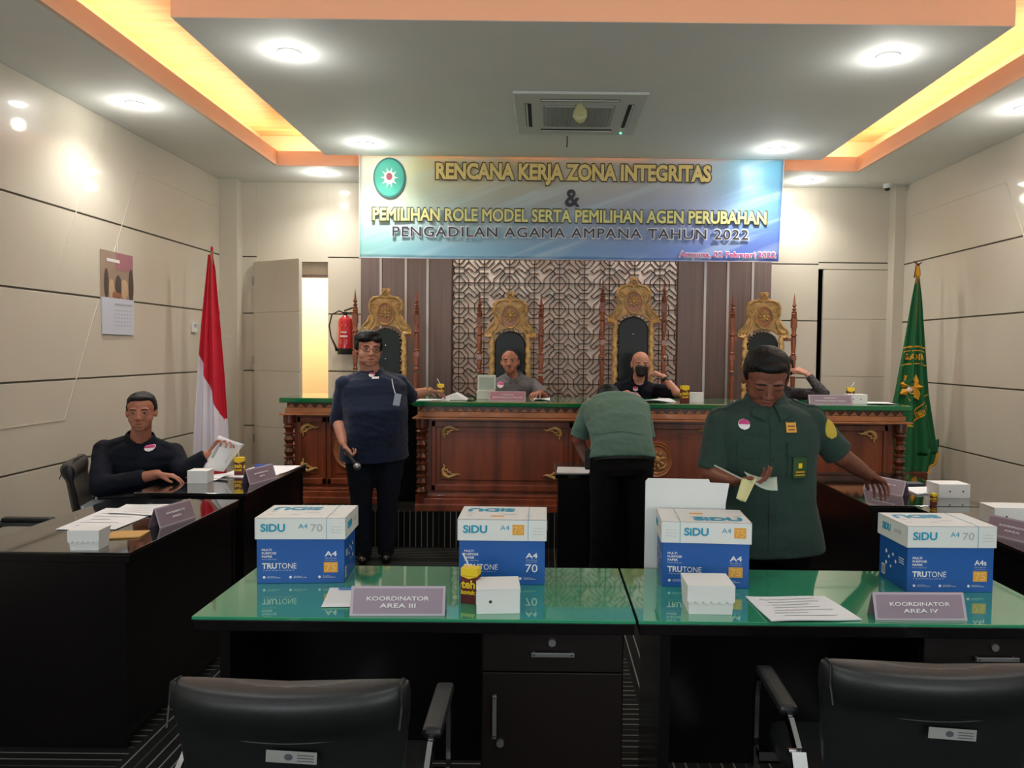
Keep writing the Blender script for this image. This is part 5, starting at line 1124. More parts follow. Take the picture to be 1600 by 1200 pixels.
def hand(mb, wr, fdir, pn, side, curl=(20, 25, 20), k=1.0, spread=6, thumb=35, r=0.0082):
    """five-fingered hand; fdir fingers, pn palm normal, side +1/-1 picks the thumb side"""
    wr = V(wr); f = V(fdir).normalized(); pn = V(pn); pn = (pn - f * pn.dot(f)).normalized(); t = pn.cross(f) * side
    for i in range(4):
        a = wr + t * (0.018 - 0.012 * i) * k; b = wr + f * (0.088 - 0.004 * abs(i - 1)) * k + t * (0.033 - 0.0215 * i) * k
        mb.cap(a, b, 0.0145 * k, 0.0115 * k, 10)
        p = b; ang = 0; L_ = (0.040, 0.045, 0.042, 0.032)[i] * k; rr_ = r * k
        d0 = (f + t * math.tan(radians(spread * (1.5 - i)))).normalized(); ax = d0.cross(pn).normalized()
        for j in range(3):
            ang += curl[j] * (1 + 0.12 * i)
            d = (Mx.Rotation(radians(ang), 3, ax) @ d0)
            if d.dot(pn) < 0 and ang < 90 and ang > 2: d = (Mx.Rotation(radians(-ang), 3, ax) @ d0)
            q = p + d * L_; mb.cap(p, q, rr_, rr_ * 0.92, 10); p = q; L_ *= 0.72; rr_ *= 0.93
    a = wr + f * 0.018 * k + t * 0.014 * k; th = (f * cos(radians(thumb)) + t * sin(radians(thumb)) + pn * 0.35).normalized()
    b = a + th * 0.045 * k; mb.cap(a, b, 0.0165 * k, 0.0115 * k, 10); th2 = (th + f * 0.5 + pn * 0.2).normalized(); c = b + th2 * 0.032 * k; mb.cap(b, c, 0.0108 * k, 0.0095 * k, 10); mb.cap(c, c + (th2 + f * .4).normalized() * 0.022 * k, 0.0095 * k, 0.008 * k, 10)
    mb.ell(wr + f * 0.045 * k + pn * 0.004, (0.03 * k, 0.03 * k, 0.03 * k), nu=12, nv=8) if False else None
def head_frame(look, up=(0, 0, 1)):
    f = V(look).normalized(); u = V(up); u = (u - f * u.dot(f)).normalized(); l = u.cross(f)     # l = subject's left
    return l, f, u
def head_prims(mb, c, L_, f, u, s, jaw=1.0, width=1.0):
    R = Mx(((L_.x, f.x, u.x), (L_.y, f.y, u.y), (L_.z, f.z, u.z))); c = V(c)
    def P(x, y, z): return c + R @ V((x * width, y, z)) * s
    def E(x, y, z, a, b, d, rx=0): mb.ell(P(x, y, z), (a * s * width, b * s, d * s), R @ Mx.Rotation(radians(rx), 3, 'X'), 24, 16)
    E(0, -.012, .035, .076, .094, .084); E(0, .018, -.018, .066, .074, .088); E(0, .034, -.072, .050 * jaw, .052, .040); E(0, .064, -.098, .024 * jaw, .022, .018)
    for q in (-1, 1):
        E(q * .036, .046, -.040, .026 * jaw, .030, .036); E(q * .030 * jaw, .026, -.068, .022 * jaw, .040, .034)
        E(q * .029, .074, .023, .023, .014, .009); E(q * .029, .077, .002, .017, .011, .0085)       # brow ridge, eyelid mound
        E(q * .0125, .097, -.036, .0085, .010, .0075)
        E(q * .077, -.006, -.006, .009, .019, .031, 12); E(q * .081, -.014, .008, .006, .014, .02, 12)
    mb.cap(P(0, .082, .014), P(0, .104, -.033), .0075 * s, .0115 * s, 12)
    E(0, .086, -.060, .020, .012, .008); E(0, .083, -.080, .022, .014, .010); E(0, .0, -.05, .05, .06, .06)
    return P, R
def face_parts(par, P, R, s, skin, eyes='open', smile=0.0, glasses=False, mask=False, brows=True, moust=False, bvh=None, skinm=None, mouth=True):
    for q in (-1, 1):
        if eyes == 'open':
            m = MB(); m.ell(P(q * .030, .0795, .000), (.0118 * s, .009 * s, .0062 * s), R, 14, 10); e = m.build('eye', M_eyew, par, smooth=True)
            m = MB(); m.ell(P(q * .030, .0845, .000), (.0058 * s, .0052 * s, .0056 * s), R, 12, 8); m.build('iris', M_iris, e, smooth=True)
            m = MB(); m.tube([P(q * .030 + x, .0865 - 12 * x * x, .0066 - 30 * x * x) for x in (-.013, -.007, 0, .007, .013)], [.0008 * s, .0014 * s, .0016 * s, .0014 * s, .0008 * s], 6); m.build('eyelashes', M_brow, e)
        else:
            m = MB(); m.tube([P(q * .030 + x, .0885 - 12 * x * x, -.002 + 18 * x * x) for x in (-.013, -.007, 0, .007, .013)], [.0008 * s, .0016 * s, .0018 * s, .0016 * s, .0008 * s], 6); m.build('eyelashes', M_brow, par)
        if brows:
            m = MB(); m.tube([P(q * (.030 + x), .0885 - 6 * x * x - .0015, .0245 - 12 * (x - .004) ** 2) for x in (-.018, -.01, 0, .01, .018)], [.0018 * s, .0034 * s, .0036 * s, .003 * s, .001 * s], 8); m.build('eyebrow', M_brow, par, smooth=True)
    if not mask and mouth:
        m = MB(); sm = smile
        m.tube([P(x, .0975 - 9 * x * x, -.0685 + sm * 9 * x * x) for x in (-.023, -.014, -.006, 0, .006, .014, .023)], [.0012 * s, .0034 * s, .0042 * s, .0036 * s, .0042 * s, .0034 * s, .0012 * s], 8); m.build('lips', M_lip, par, smooth=True)
    if moust: m = MB(); m.tube([P(x, .100 - 9 * x * x, -.0555 - 3 * x * x) for x in (-.02, -.01, 0, .01, .02)], [.001 * s, .003 * s, .003 * s, .003 * s, .001 * s], 6); m.build('moustache', M_brow, par)
    if glasses:
        m = MB()
        for q in (-1, 1):
            m.tube([P(q * .032 + cos(a) * .0235, .103 - abs(cos(a) * .0235 + .032 * 0) * .15, -.001 + sin(a) * .0165) for a in [2 * pi * i / 20 for i in range(20)]], .0017 * s, 6, closed=True)
            m.tube([P(q * .055, .098, .004), P(q * .078, .06, .005), P(q * .080, .0, .006)], .0016 * s, 6)
        m.tube([P(-.009, .105, .003), P(0, .107, .005), P(.009, .105, .003)], .0016 * s, 6); m.build('glasses', M_rub, par, smooth=True)
def person(name, label, P_):
    root = V(P_['root']); t = thing(name, tuple(root), 0, label, 'person')
    off = -root; T0 = Mx.Translation(off)
    spine = P_['spine']; S0, S1 = V(P_['s0']).normalized(), V(P_.get('s1', P_['s0'])).normalized(); g = P_.get('girth', 1.0); gd = P_.get('depth', g); ln = P_.get('len', 1.0); belly = P_.get('belly', 0)
    tot = 0.5 * ln
    def ring(s, a, b, infl=0.0):
        c, d = spline(spine, s * ln); w = min(1, max(0, s / .5)); S = S0.lerp(S1, w); S = (S - d * S.dot(d)).normalized(); Fd = S.cross(d)
        gg = g if s < .40 else (g + (1 - g) * (s - .40) / .1 * 0.7); gdd = gd if s < .40 else (gd + (1 - gd) * (s - .40) / .1 * 0.8)
        bb = b * gdd; cc = c
        if belly and 0 < s < .3: k = sin(pi * s / .3); bb += belly * k * .5; cc = c + Fd * belly * k * .5
        return (cc, S, Fd, a * gg + infl, bb + infl)
    def F_dir(s): return ring(s, 1, 1)[2]
    sh = {}; c_, S_, Fs, _, _ = ring(.405, .1, .1)
    sw = P_.get('shw', .168)
    for k, q in (('L', 1), ('R', -1)): sh[k] = c_ + S_ * q * sw * (1 + (g - 1) * .5) - ring(.4, 1, 1)[2].cross(S_) * 0
    shz = P_.get('shz', 0); sh = {k: v + V((0, 0, shz)) for k, v in sh.items()}
    hc = V(P_['head'][0]); hs = P_['head'][3]; L_, f, u = head_frame(P_['head'][1], P_['head'][2])
    nb = spline(spine, .44 * ln)[0]
    # ---- body (skin)
    b = MB(); loft_rings(b, [ring(s, a * .9, bb * .9) for s, a, bb in TOR])
    b.cap(nb, hc - u * .055 * hs - f * .022 * hs, .060 * P_.get('neck', 1), .052 * hs * P_.get('neck', 1), 18)
    jaw = P_.get('jaw', 1); PP, R = head_prims(b, hc, L_, f, u, hs, jaw, P_.get('hw', 1.06))
    ar = P_.get('arm', 1.0)
    for k in 'LR':
        el, wr = V(P_['arm' + k][0]), V(P_['arm' + k][1])
        b.cap(sh[k], el, .048 * ar, .040 * ar); b.cap(el, el + (wr - el) * .45, .040 * ar, .036 * ar); b.cap(el + (wr - el) * .45, wr, .036 * ar, .0255 * min(ar, 1.12))
        hd = P_['hand' + k]; hand(b, wr, hd[0], hd[1], hd[2], hd[3] if len(hd) > 3 else (20, 25, 20), P_.get('hk', 1.0), thumb=hd[4] if len(hd) > 4 else 35)
    for k in 'LR':
        hp, kn, an = [V(q) for q in P_['leg' + k]]
        b.cap(hp, kn, .075, .052, 12); b.cap(kn, an, .05, .036, 12); pass
    b.v = [v + off for v in b.v]
    me = remesh(b, P_.get('vox', .005), 3); body = link(me, 'body', P_['skin'], t, smooth=True)
    PL = lambda x, y, z: PP(x, y, z) + off
    if P_.get('face', True): face_parts(body, PL, R, hs, P_['skin'], **P_.get('facekw', {}))
    # ---- shirt
    b = MB(); inf = P_.get('infl', .010); hem = P_.get('hem', -.14)
    rr_ = [(hem, .184, .122)] + [r for r in TOR if r[0] > max(hem + .02, -.05) and r[0] < .485]
    flare = P_.get('flare', 0)
    loft_rings(b, [ring(s, a + (flare * max(0, .12 - s)), bb, inf) for s, a, bb in rr_] + [ring(.487, .080, .070, .004)])
    cuts = []
    for k in 'LR':
        el, wr = V(P_['arm' + k][0]), V(P_['arm' + k][1]); sl = P_['sleeve']
        r1 = .059 * ar; S_d = (el - sh[k]).normalized()
        b.ell(sh[k], (.060 * ar, .062 * ar, .058 * ar)); q_ = 1 if k == 'L' else -1; b.cap(ring(.475, 1, 1)[0] + S_ * q_ * .045, sh[k] + S_ * q_ * -.02, .046, .056 * ar)
        if sl <= 1: e = sh[k] + (el - sh[k]) * sl; b.cyl(sh[k], e, r1, .060 * ar, 24)
        else:
            b.cap(sh[k], el, r1, .054 * ar); e = el + (wr - el) * (sl - 1); b.cyl(el - (wr - el).normalized() * .01, e, .053 * ar, (.053 - .018 * (sl - 1)) * ar, 22)
        c0 = ring(.36, 1, 1)[0]; b.cap(c0 + S_ * (1 if k == 'L' else -1) * .11, sh[k], .075, .062)
    b.v = [v + off for v in b.v]
    me = remesh(b, P_.get('svox', .007), 3, noise_amp=P_.get('wr', .0055), noise_sc=7); shirt = link(me, 'shirt', P_['cloth'], t, smooth=True)
    sb = bvh_of(me)
    # collar
    m = MB(); c0, Sx, Fx, _, _ = ring(.468, 1, 1); dz = ring(.49, 1, 1)[0] - c0; dz.normalize(); n = 28; cr = []
    for (h_, a, bb) in ((-.012, .092, .084), (.024, .078, .072), (.060, .070, .066), (.058, .076, .072), (.012, .100, .092), (-.012, .096, .088)):
        cr.append([c0 + off + dz * (h_ - .020 * max(0, -cos(2 * pi * i / n + pi)) * (1 if h_ > 0 else .6)) + Sx * a * sin(2 * pi * i / n) * P_.get('cw', 1) - Fx * bb * cos(2 * pi * i / n) * P_.get('cw', 1) for i in range(2, n - 1)] if False else
                  [c0 + off + dz * (h_ - .030 * max(0, cos(th)) ** 2) + Sx * a * sin(th) * P_.get('cw', 1) + Fx * (bb + .012 * max(0, cos(th))) * cos(th) * P_.get('cw', 1) for th in [radians(14 + 332 * i / n) for i in range(n + 1)]])
    kk = n + 1; m.add([p for r in cr for p in r], [(r * kk + i, r * kk + i + 1, (r + 1) * kk + i + 1, (r + 1) * kk + i) for r in range(len(cr) - 1) for i in range(n)] + [tuple(r * kk for r in range(len(cr) - 1)), tuple(r * kk + n for r in range(len(cr) - 2, -1, -1))])
    m.build('collar', P_['cloth'], shirt, smooth=True)
    # ---- trousers and shoes
    if P_.get('trousers', True):
        b = MB(); c0 = ring(-.02, 1, 1)
        loft_rings(b, [ring(s, a * .97, bb * .95, 0) for s, a, bb in ((-.16, .13, .10), (-.11, .165, .118), (-.06, .17, .118), (.0, .176, .12), (.06, .170, .114))])
        for k in 'LR':
            hp, kn, an = [V(q) for q in P_['leg' + k]]
            b.cap(hp, kn, .098 * g, .070 * (g + 1) / 2, 18); b.cyl(kn, an - (kn - an).normalized() * .055, .070 * (g + 1) / 2, .062, 18); b.ell(kn, .070 * (g + 1) / 2)
        b.v = [v + off for v in b.v]
        link(remesh(b, .010, 3, noise_amp=.004), 'trousers', P_.get('pants', M_blackc), t, smooth=True)
        for k in 'LR':
            b = MB(); an = V(P_['leg' + k][2]); d = V(P_['toe']).normalized(); fz = V((an.x, an.y, root.z))
            fz.z = P_.get('floor', 0) + .0
            b.cap(fz + V((0, 0, .042)) - d * .04, fz + V((0, 0, .034)) + d * .17, .044, .034, 14); b.ell(fz + V((0, 0, .05)), (.045, .045, .05)); b.v = [v + off for v in b.v]
            link(remesh(b, .008, 2, cuts=[((0, 0, P_.get('floor', 0) - root.z), (0, 0, -1))]), 'shoe', M_shoe, t, smooth=True)
    # ---- hair
    hr = P_.get('hair')
    if hr:
        b = MB()
        def E(x, y, z, a, bb, d, rx=0): b.ell(PP(x, y, z), (a * hs * P_.get('hw', 1.06), bb * hs, d * hs), R @ Mx.Rotation(radians(rx), 3, 'X'), 24, 16)
        for e in hr: E(*e)
        b.v = [v + off for v in b.v]
        link(remesh(b, .005, 2, noise_amp=P_.get('hn', .002), noise_sc=30), 'hair', P_.get('hairm', M_hair), body, smooth=True)
    return dict(t=t, body=body, shirt=shirt, bvh=sb, off=off, ring=ring, P=PL, R=R, hs=hs, S=S_, sh=sh)
HAIR_SHORT = [(0, -.024, .058, .080, .088, .070), (0, -.062, .010, .070, .052, .072), (-.068, -.022, .022, .014, .040, .040), (.068, -.022, .022, .014, .040, .040)]
HAIR_FRINGE = [(0, -.020, .066, .088, .094, .068), (0, -.060, .012, .076, .055, .075), (-.074, -.010, .026, .016, .045, .046), (.074, -.010, .026, .016, .045, .046), (-.03, .058, .072, .048, .034, .028, -20), (.035, .056, .070, .042, .032, .026, -20), (.0, .03, .10, .06, .05, .03)]
def pin(d, u_, v_, r=0.017, o=None, x=None):
    """round pin, magenta over white, laid on the shirt front"""
    x = x or (1, 0, 0); o = V(o) + d['off']; fwd = V(x).cross(V((0, 0, 1)))
    y = (0, 0, 1); dr = -fwd if False else -V((V(x).cross(V((0, 0, 1)))))
    n_ = V((0, 0, 1)).cross(V(x))  # horizontal direction
    dirv = V(x).cross(V((0, 0, 1))) * -1     # pointing into the body
    p = patch(d['bvh'], o, x, y, disc(u_, v_, r, r, 8), dirv, .006, .005).build('pin', M_wtext, d['shirt'], smooth='auto')
    q = patch(d['bvh'], o, x, y, [[(u_ + r * .96 * sqrt(max(.0, 1 - b_ * b_)) * (-1 + 2 * j / 8), v_ + r * .96 * b_) for j in range(9)] for b_ in [0.02 + .97 * i / 5 for i in range(6)]], dirv, .0075, .002).build('pin_colour', M_pink, p, smooth='auto')
def on_shirt(d, o, x, y, grid, into, name, mt, offs=.006, thick=.004, par=None):
    return patch(d['bvh'], V(o) + d['off'], x, y, grid, into, offs, thick).build(name, mt, par or d['shirt'], smooth='auto')

# 1. man in navy standing at the left bench
nv = person('person', 'stout person in navy uniform with glasses standing at the bench, microphone in the lowered hand', dict(
    root=(-1.25, 5.62, 0), spine=[(-1.24, 5.60, .90), (-1.235, 5.58, 1.06), (-1.25, 5.60, 1.23), (-1.262, 5.61, 1.425)], s0=(.84, .54, 0), s1=(.82, .57, 0), girth=1.34, depth=1.42, len=1.0, belly=.07, neck=1.2,
    head=((-1.270, 5.55, 1.553), (.42, -.90, -.02), (.03, 0, 1), 1.06), jaw=1.22, hw=1.08, shw=.175, arm=1.16,
    armR=((-1.475, 5.50, 1.045), (-1.405, 5.37, .895)), armL=((-1.02, 5.82, 1.20), (-.895, 6.02, 1.232)),
    handR=((.30, -.15, -.95), (.9, .3, .1), -1, (55, 60, 40), 30), handL=((.62, .76, -.12), (0, 0.1, -1), -1, (14, 18, 14), 30),
    legR=((-1.33, 5.58, .86), (-1.335, 5.60, .47), (-1.325, 5.63, .08)), legL=((-1.14, 5.66, .86), (-1.15, 5.66, .47), (-1.165, 5.68, .08)), toe=(.2, -1, 0), skin=M_skinl, cloth=M_navy, pants=M_navyd, sleeve=1.08, hem=-.14,
    facekw=dict(glasses=True, smile=1.3), hair=HAIR_FRINGE, hn=.004))
pin(nv, 0, 0, .02, (-1.235, 5.2, 1.375), (1, 0, 0))
on_shirt(nv, (-1.205, 5.0, 1.350), (1, 0, 0), (0, 0, 1), rect(-.022, .022, -.007, .007), (0, 1, 0), 'name_tag', M_wtext)
m = MB(); o = V((-1.245, 5.62, 0)); a = V((-1.075, 5.42, 1.345)) + nv['off']; m.tube([a, a + V((.015, -.02, -.06)), a + V((.03, -.03, -.10))], .003, 6); m.build('lanyard', M_wtext, nv['t'])
m = MB(); m.box((0, 0, 0), (.048, .004, .085)); ic = m.build('id_card', mat('id_card_pale', '#9aa6b8', .4), nv['t'], bevel=.003); ic.location = a + V((.045, -.035, -.145)); ic.rotation_euler = (0, radians(10), radians(20))
m = MB(); w0 = V((-.915, 5.985, 1.232)) + nv['off']; d = V((.53, .84, .1)).normalized(); m.cyl(w0 - d * .009, w0 + d * .009, .034, n=20); wt = m.build('watch_strap', M_brass, nv['t'], smooth='auto')
m = MB(); p0 = V((-1.388, 5.335, .855)); p1 = V((-1.300, 5.300, .752)); m.cyl(p0, p1, .012, .016, 16); dd = (p1 - p0).normalized(); t = thing('microphone', tuple(p0), 0, 'black handheld microphone with silver mesh head held low by the standing man in navy', 'microphone')
m.v = [v - p0 for v in m.v]; m.build('handle', M_rub, t, smooth='auto'); m = MB(); m.ell(p1 - p0 + dd * .018, .027); m.build('mesh_head', M_steel, t, smooth=True)

# 2. man seated at the left wall
lm = person('person', 'person in navy uniform seated at the left wall, holding up a sheet of paper', dict(
    root=(-2.50, 4.70, 0), spine=[(-2.56, 4.76, .53), (-2.53, 4.74, .68), (-2.48, 4.68, .86), (-2.435, 4.63, 1.055)], s0=(.75, .66, 0), s1=(.93, .36, 0), girth=1.14, depth=1.15, len=1.0, neck=1.05,
    head=((-2.405, 4.58, 1.163), (.30, -.95, -.03), (-.02, 0, 1), .95), jaw=1.1, shw=.172, arm=1.12,
    armR=((-2.555, 4.40, .745), (-2.235, 4.42, .815)), armL=((-2.20, 4.66, .80), (-2.035, 4.70, .905)),
    handR=((.99, .1, -.10), (0, -.1, -1), 1, (16, 18, 14), 30), handL=((.62, .1, .72), (.6, -.6, -.4), -1, (38, 42, 30), 25),
    legR=((-2.47, 4.62, .50), (-2.08, 4.50, .50), (-2.05, 4.52, .08)), legL=((-2.50, 4.80, .50), (-2.09, 4.78, .50), (-2.06, 4.78, .08)), toe=(1, 0, 0), skin=M_skin, cloth=M_navyd, pants=M_navyd, sleeve=1.78, hem=-.06,
    facekw=dict(smile=.2), hair=[(0, -.022, .058, .081, .090, .072), (0, -.062, .012, .072, .052, .070), (-.070, -.022, .022, .014, .040, .042), (.070, -.022, .022, .014, .040, .042), (0, .03, .088, .055, .045, .022)], hn=.003))
pin(lm, 0, 0, .021, (-2.37, 4.3, .945), (1, 0, 0))
on_shirt(lm, (-2.30, 4.2, .90), (1, 0, 0), (0, 0, 1), rect(-.045, .045, -.02, .02), (0, 1, 0), 'pocket_flap', M_navyd)
m = MB(); vs_ = []; n = 10
A, B, C_, D = V((-1.99, 4.69, 1.015)), V((-1.855, 4.74, .955)), V((-1.965, 4.70, .790)), V((-2.075, 4.66, .815))
for j in range(n + 1):
    for i in range(n + 1):
        u_, v_ = i / n, j / n; p = A * (1 - u_) * (1 - v_) + B * u_ * (1 - v_) + C_ * u_ * v_ + D * (1 - u_) * v_; p += V((.3, -.9, 0)) * (.02 * sin(pi * u_)); vs_.append(p)
m.add(vs_, [(j * (n + 1) + i, j * (n + 1) + i + 1, (j + 1) * (n + 1) + i + 1, (j + 1) * (n + 1) + i) for j in range(n) for i in range(n)])
pc = sum(vs_, V()) / len(vs_); m.v = [v - pc for v in m.v]; t = thing('paper_sheet', tuple(pc), 0, 'sheet of paper held up by the man seated at the left wall', 'paper'); m.build('leaf', M_paper, t, smooth=True, solid=.0015)
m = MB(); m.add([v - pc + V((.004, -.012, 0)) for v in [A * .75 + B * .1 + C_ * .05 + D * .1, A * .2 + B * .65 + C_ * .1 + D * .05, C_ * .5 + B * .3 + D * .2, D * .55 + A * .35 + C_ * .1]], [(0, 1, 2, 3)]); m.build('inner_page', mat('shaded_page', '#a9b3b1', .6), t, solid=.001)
sheet('paper_sheet', [(-2.12, 4.52), (-1.93, 4.50), (-1.90, 4.68), (-2.08, 4.70)], TZ, 'white paper lying under the hand of the man seated at the left wall', wave=.02)

# 3. man bending over the small table, seen from behind
bm_ = person('person', 'person in faded green shirt and black trousers bending over the small table, seen from behind', dict(
    root=(.50, 4.88, 0), spine=[(.50, 4.86, .90), (.497, 4.90, 1.02), (.48, 5.05, 1.145), (.46, 5.26, 1.215)], s0=(-1, 0, 0), girth=1.10, depth=1.08, len=.96,
    head=((.455, 5.41, 1.195), (0, .62, -.78), (0, .78, .62), .98), shw=.165, arm=1.05,
    armL=((.235, 5.13, .955), (.30, 5.32, .80)), armR=((.690, 5.10, .945), (.615, 5.30, .80)),
    handL=((.3, .9, -.2), (0, 0, -1), -1, (20, 25, 20), 30), handR=((-.5, .8, -.3), (-.3, 0, -1), 1, (45, 50, 30), 20),
    legL=((.40, 4.86, .86), (.375, 4.83, .46), (.365, 4.86, .08)), legR=((.60, 4.86, .86), (.615, 4.83, .46), (.62, 4.86, .08)), toe=(0, 1, 0), skin=M_skind, cloth=M_guard2, sleeve=.88, hem=-.03, infl=.016,
    face=False, hair=[(0, -.024, .050, .080, .090, .076), (0, -.062, .0, .070, .052, .075), (-.068, -.022, .022, .014, .040, .040), (.068, -.022, .022, .014, .040, .040)]))
m = MB(); loft_rings(m, [(c + bm_['off'], S, Fd, a, b) for (c, S, Fd, a, b) in [bm_['ring'](s, .176, .12, .004) for s in (-.045, -.005)]]); m.build('belt', M_rub, bm_['t'])
m = MB(); m.box((.285, 4.86, .87), (.04, .07, .13)); m.v = [v + bm_['off'] for v in m.v]; m.build('belt_pouch', M_rub, bm_['t'], bevel=.008)
on_shirt(bm_, (.485, 4.5, 1.10), (1, 0, 0), (0, 0, 1), [[(-.17 + .34 * i / 14, -.055 - .012 * cos(i / 14 * pi * 2) + dz) for i in range(15)] for dz in (0, .006)], (0, 1, 0), 'back_seam', M_guard2, .004, .004)

# 4. guard in dark green reading papers, nearest the camera
gd = person('person', 'person in dark green uniform shirt standing behind the front desks and looking down at papers', dict(
    root=(.92, 3.17, 0), spine=[(.925, 3.17, .865), (.922, 3.165, 1.02), (.918, 3.17, 1.20), (.912, 3.16, 1.365)], s0=(1, 0.03, 0), girth=1.13, depth=1.10, len=1.0,
    head=((.898, 3.110, 1.452), (-.06, -.84, -.52), (.0, -.5, 1), .975), jaw=1.0, hw=1.14, shw=.172, arm=1.06, vox=.0042, svox=.006,
    armR=((.690, 3.13, 1.055), (.728, 2.955, 1.058)), armL=((1.245, 3.20, 1.125), (1.435, 3.37, 1.020)),
    handR=((.80, -.42, -.02), (.1, -.1, 1), -1, (22, 26, 22), 45), handL=((.72, .50, -.42), (-.1, -.2, -1), -1, (18, 24, 20), 30),
    legR=((.83, 3.18, .82), (.82, 3.17, .45), (.81, 3.2, .08)), legL=((1.02, 3.18, .82), (1.03, 3.17, .45), (1.04, 3.2, .08)), toe=(0, -1, 0), skin=M_skind, cloth=M_guard, sleeve=.92, hem=-.13, flare=.10, infl=.014, wr=.0035,
    facekw=dict(eyes='down', smile=-.2), hair=[(0, -.020, .056, .082, .092, .074), (0, -.060, .008, .073, .055, .075), (-.070, -.018, .022, .014, .042, .042), (.070, -.018, .022, .014, .042, .042), (0, .035, .082, .058, .045, .026)], hn=.0015))
X1, Z1, IN = (1, 0, 0), (0, 0, 1), (0, 1, 0)
def gp(grid, name, mt, off=.006, th=.004, par=None, o=(0, 2.8, 0)): return on_shirt(gd, o, X1, Z1, grid, IN, name, mt, off, th, par)
gp(rect(.898, .922, .76, 1.30, 2, 26), 'placket', M_guard, .004, .004)
for z in (1.245, 1.13, 1.02, .91): gp(disc(.91, z, .006, .006, 4), 'button', M_rub, .007, .004)
for (x0, x1, z) in ((.775, .855, 1.145), (.965, 1.055, 1.150)):
    gp([[(x0 + (x1 - x0) * i / 10, z + .05 - (.05 + (.012 * (1 - abs(i / 5 - 1)) if k else 0)) * k / 4) for i in range(11)] for k in range(5)], 'pocket_flap', M_guard, .009, .007)
    gp(rect(x0 + .003, x1 - .003, z - .09, z + .01, 8, 8), 'chest_pocket', M_guard, .005, .004)
pin(gd, 0, 0, .0215, (.800, 2.8, 1.268), X1)
bd = gp([[(.983 + .021 * (-1 + 2 * i / 8), 1.258 + .019 * (-1 + 2 * k / 6) + (.004 if i in (0, 8) and k == 6 else 0)) for i in range(9)] for k in range(7)], 'gold_badge', M_orange, .008, .007)
gp(rect(.968, .998, 1.262, 1.266, 4, 1), 'badge_line', M_brn, .010, .002, bd); gp(rect(.970, .996, 1.248, 1.252, 4, 1), 'badge_line', M_brn, .010, .002, bd)
cdx = gp(rect(.988, 1.047, 1.058, 1.142, 6, 6), 'id_badge', mat('id_badge_green', '#254a22', .3, coat=.5), .016, .010)
gp(rect(1.010, 1.026, 1.098, 1.118, 3, 3), 'badge_emblem', M_yell, .0175, .002, cdx); gp(rect(1.000, 1.038, 1.080, 1.086, 4, 1), 'badge_line', M_yel, .0175, .002, cdx); gp(rect(.996, 1.04, 1.068, 1.073, 4, 1), 'badge_line', M_yel, .0175, .002, cdx)
for q, k in ((-1, 'R'), (1, 'L')):     # shoulder straps
    s_ = gd['sh'][k]; o_ = V((s_.x, s_.y, 1.6)) + gd['off']
    g_ = [[(q * (-.075 + .135 * i / 10), -.024 + .048 * j / 4) for i in range(11)] for j in range(5)]
    patch(gd['bvh'], o_, X1, (0, 1, 0), g_, (0, 0, -1), .007, .006).build('shoulder_strap', M_guard, gd['shirt'], smooth='auto')
    patch(gd['bvh'], o_, X1, (0, 1, 0), disc(q * -.055, 0, .007, .007, 4), (0, 0, -1), .010, .006).build('strap_button', M_steel, gd['shirt'], smooth='auto')
s_ = gd['sh']['L']; o_ = V((1.40, 2.9, 1.245)) + gd['off']
patch(gd['bvh'], o_, V((.75, .66, 0)), V((0.1, 0, 1)), disc(-.02, 0, .026, .040, 8), V((-.66, .75, 0)), .006, .005).build('sleeve_patch', mat('patch_yellow', '#c2a83a', .6), gd['shirt'], smooth='auto')
# collar flaps
for q in (-1, 1):
    gp([[(.911 + q * (.012 + (.062 - .012) * i / 6 + .004 * k), 1.345 - .012 * i / 6 * 1.2 - (k / 5) * (.062 - .022 * i / 6) + .016 * (i / 6)) for i in range(7)] for k in range(6)], 'collar_flap', M_guard, .012, .006)
def held(name, pts, label, cat, mt, bend=.0, th=.0015):
    A, B, C_, D = [V(p) for p in pts]; m = MB(); vs_ = []; n = 8; nn = (B - A).cross(D - A).normalized()
    for j in range(n + 1):
        for i in range(n + 1):
            u_, v_ = i / n, j / n; vs_.append(A * (1 - u_) * (1 - v_) + B * u_ * (1 - v_) + C_ * u_ * v_ + D * (1 - u_) * v_ + nn * bend * sin(pi * u_))
    m.add(vs_, [(j * (n + 1) + i, j * (n + 1) + i + 1, (j + 1) * (n + 1) + i + 1, (j + 1) * (n + 1) + i) for j in range(n) for i in range(n)])
    c = sum(vs_, V()) / len(vs_); m.v = [v - c for v in m.v]; o = m.build(name, mt, smooth=True, solid=th); o.location = c; return tag(o, label, cat)
held('paper_sheet', [(.770, 2.93, 1.098), (.885, 2.89, 1.085), (.868, 2.82, 1.045), (.775, 2.84, 1.075)], 'pale grey-green paper held in the hand of the man looking down', 'paper', mat('grey_green_paper', '#a9b8ac', .6), .012)
held('envelope', [(.745, 2.86, 1.082), (.800, 2.85, 1.088), (.745, 2.80, 1.005), (.715, 2.82, 1.015)], 'pale yellow folded paper hanging from the hand of the man looking down', 'paper', mat('pale_yellow_paper', '#c9c690', .6), .006)
m = MB(); m.bar((.650, 2.90, 1.125), (.745, 2.865, 1.080), .016, .003); tag(m.build('folded_slip', MATS['grey_green_paper']), 'narrow folded slip sticking out of the hand of the man looking down', 'paper')

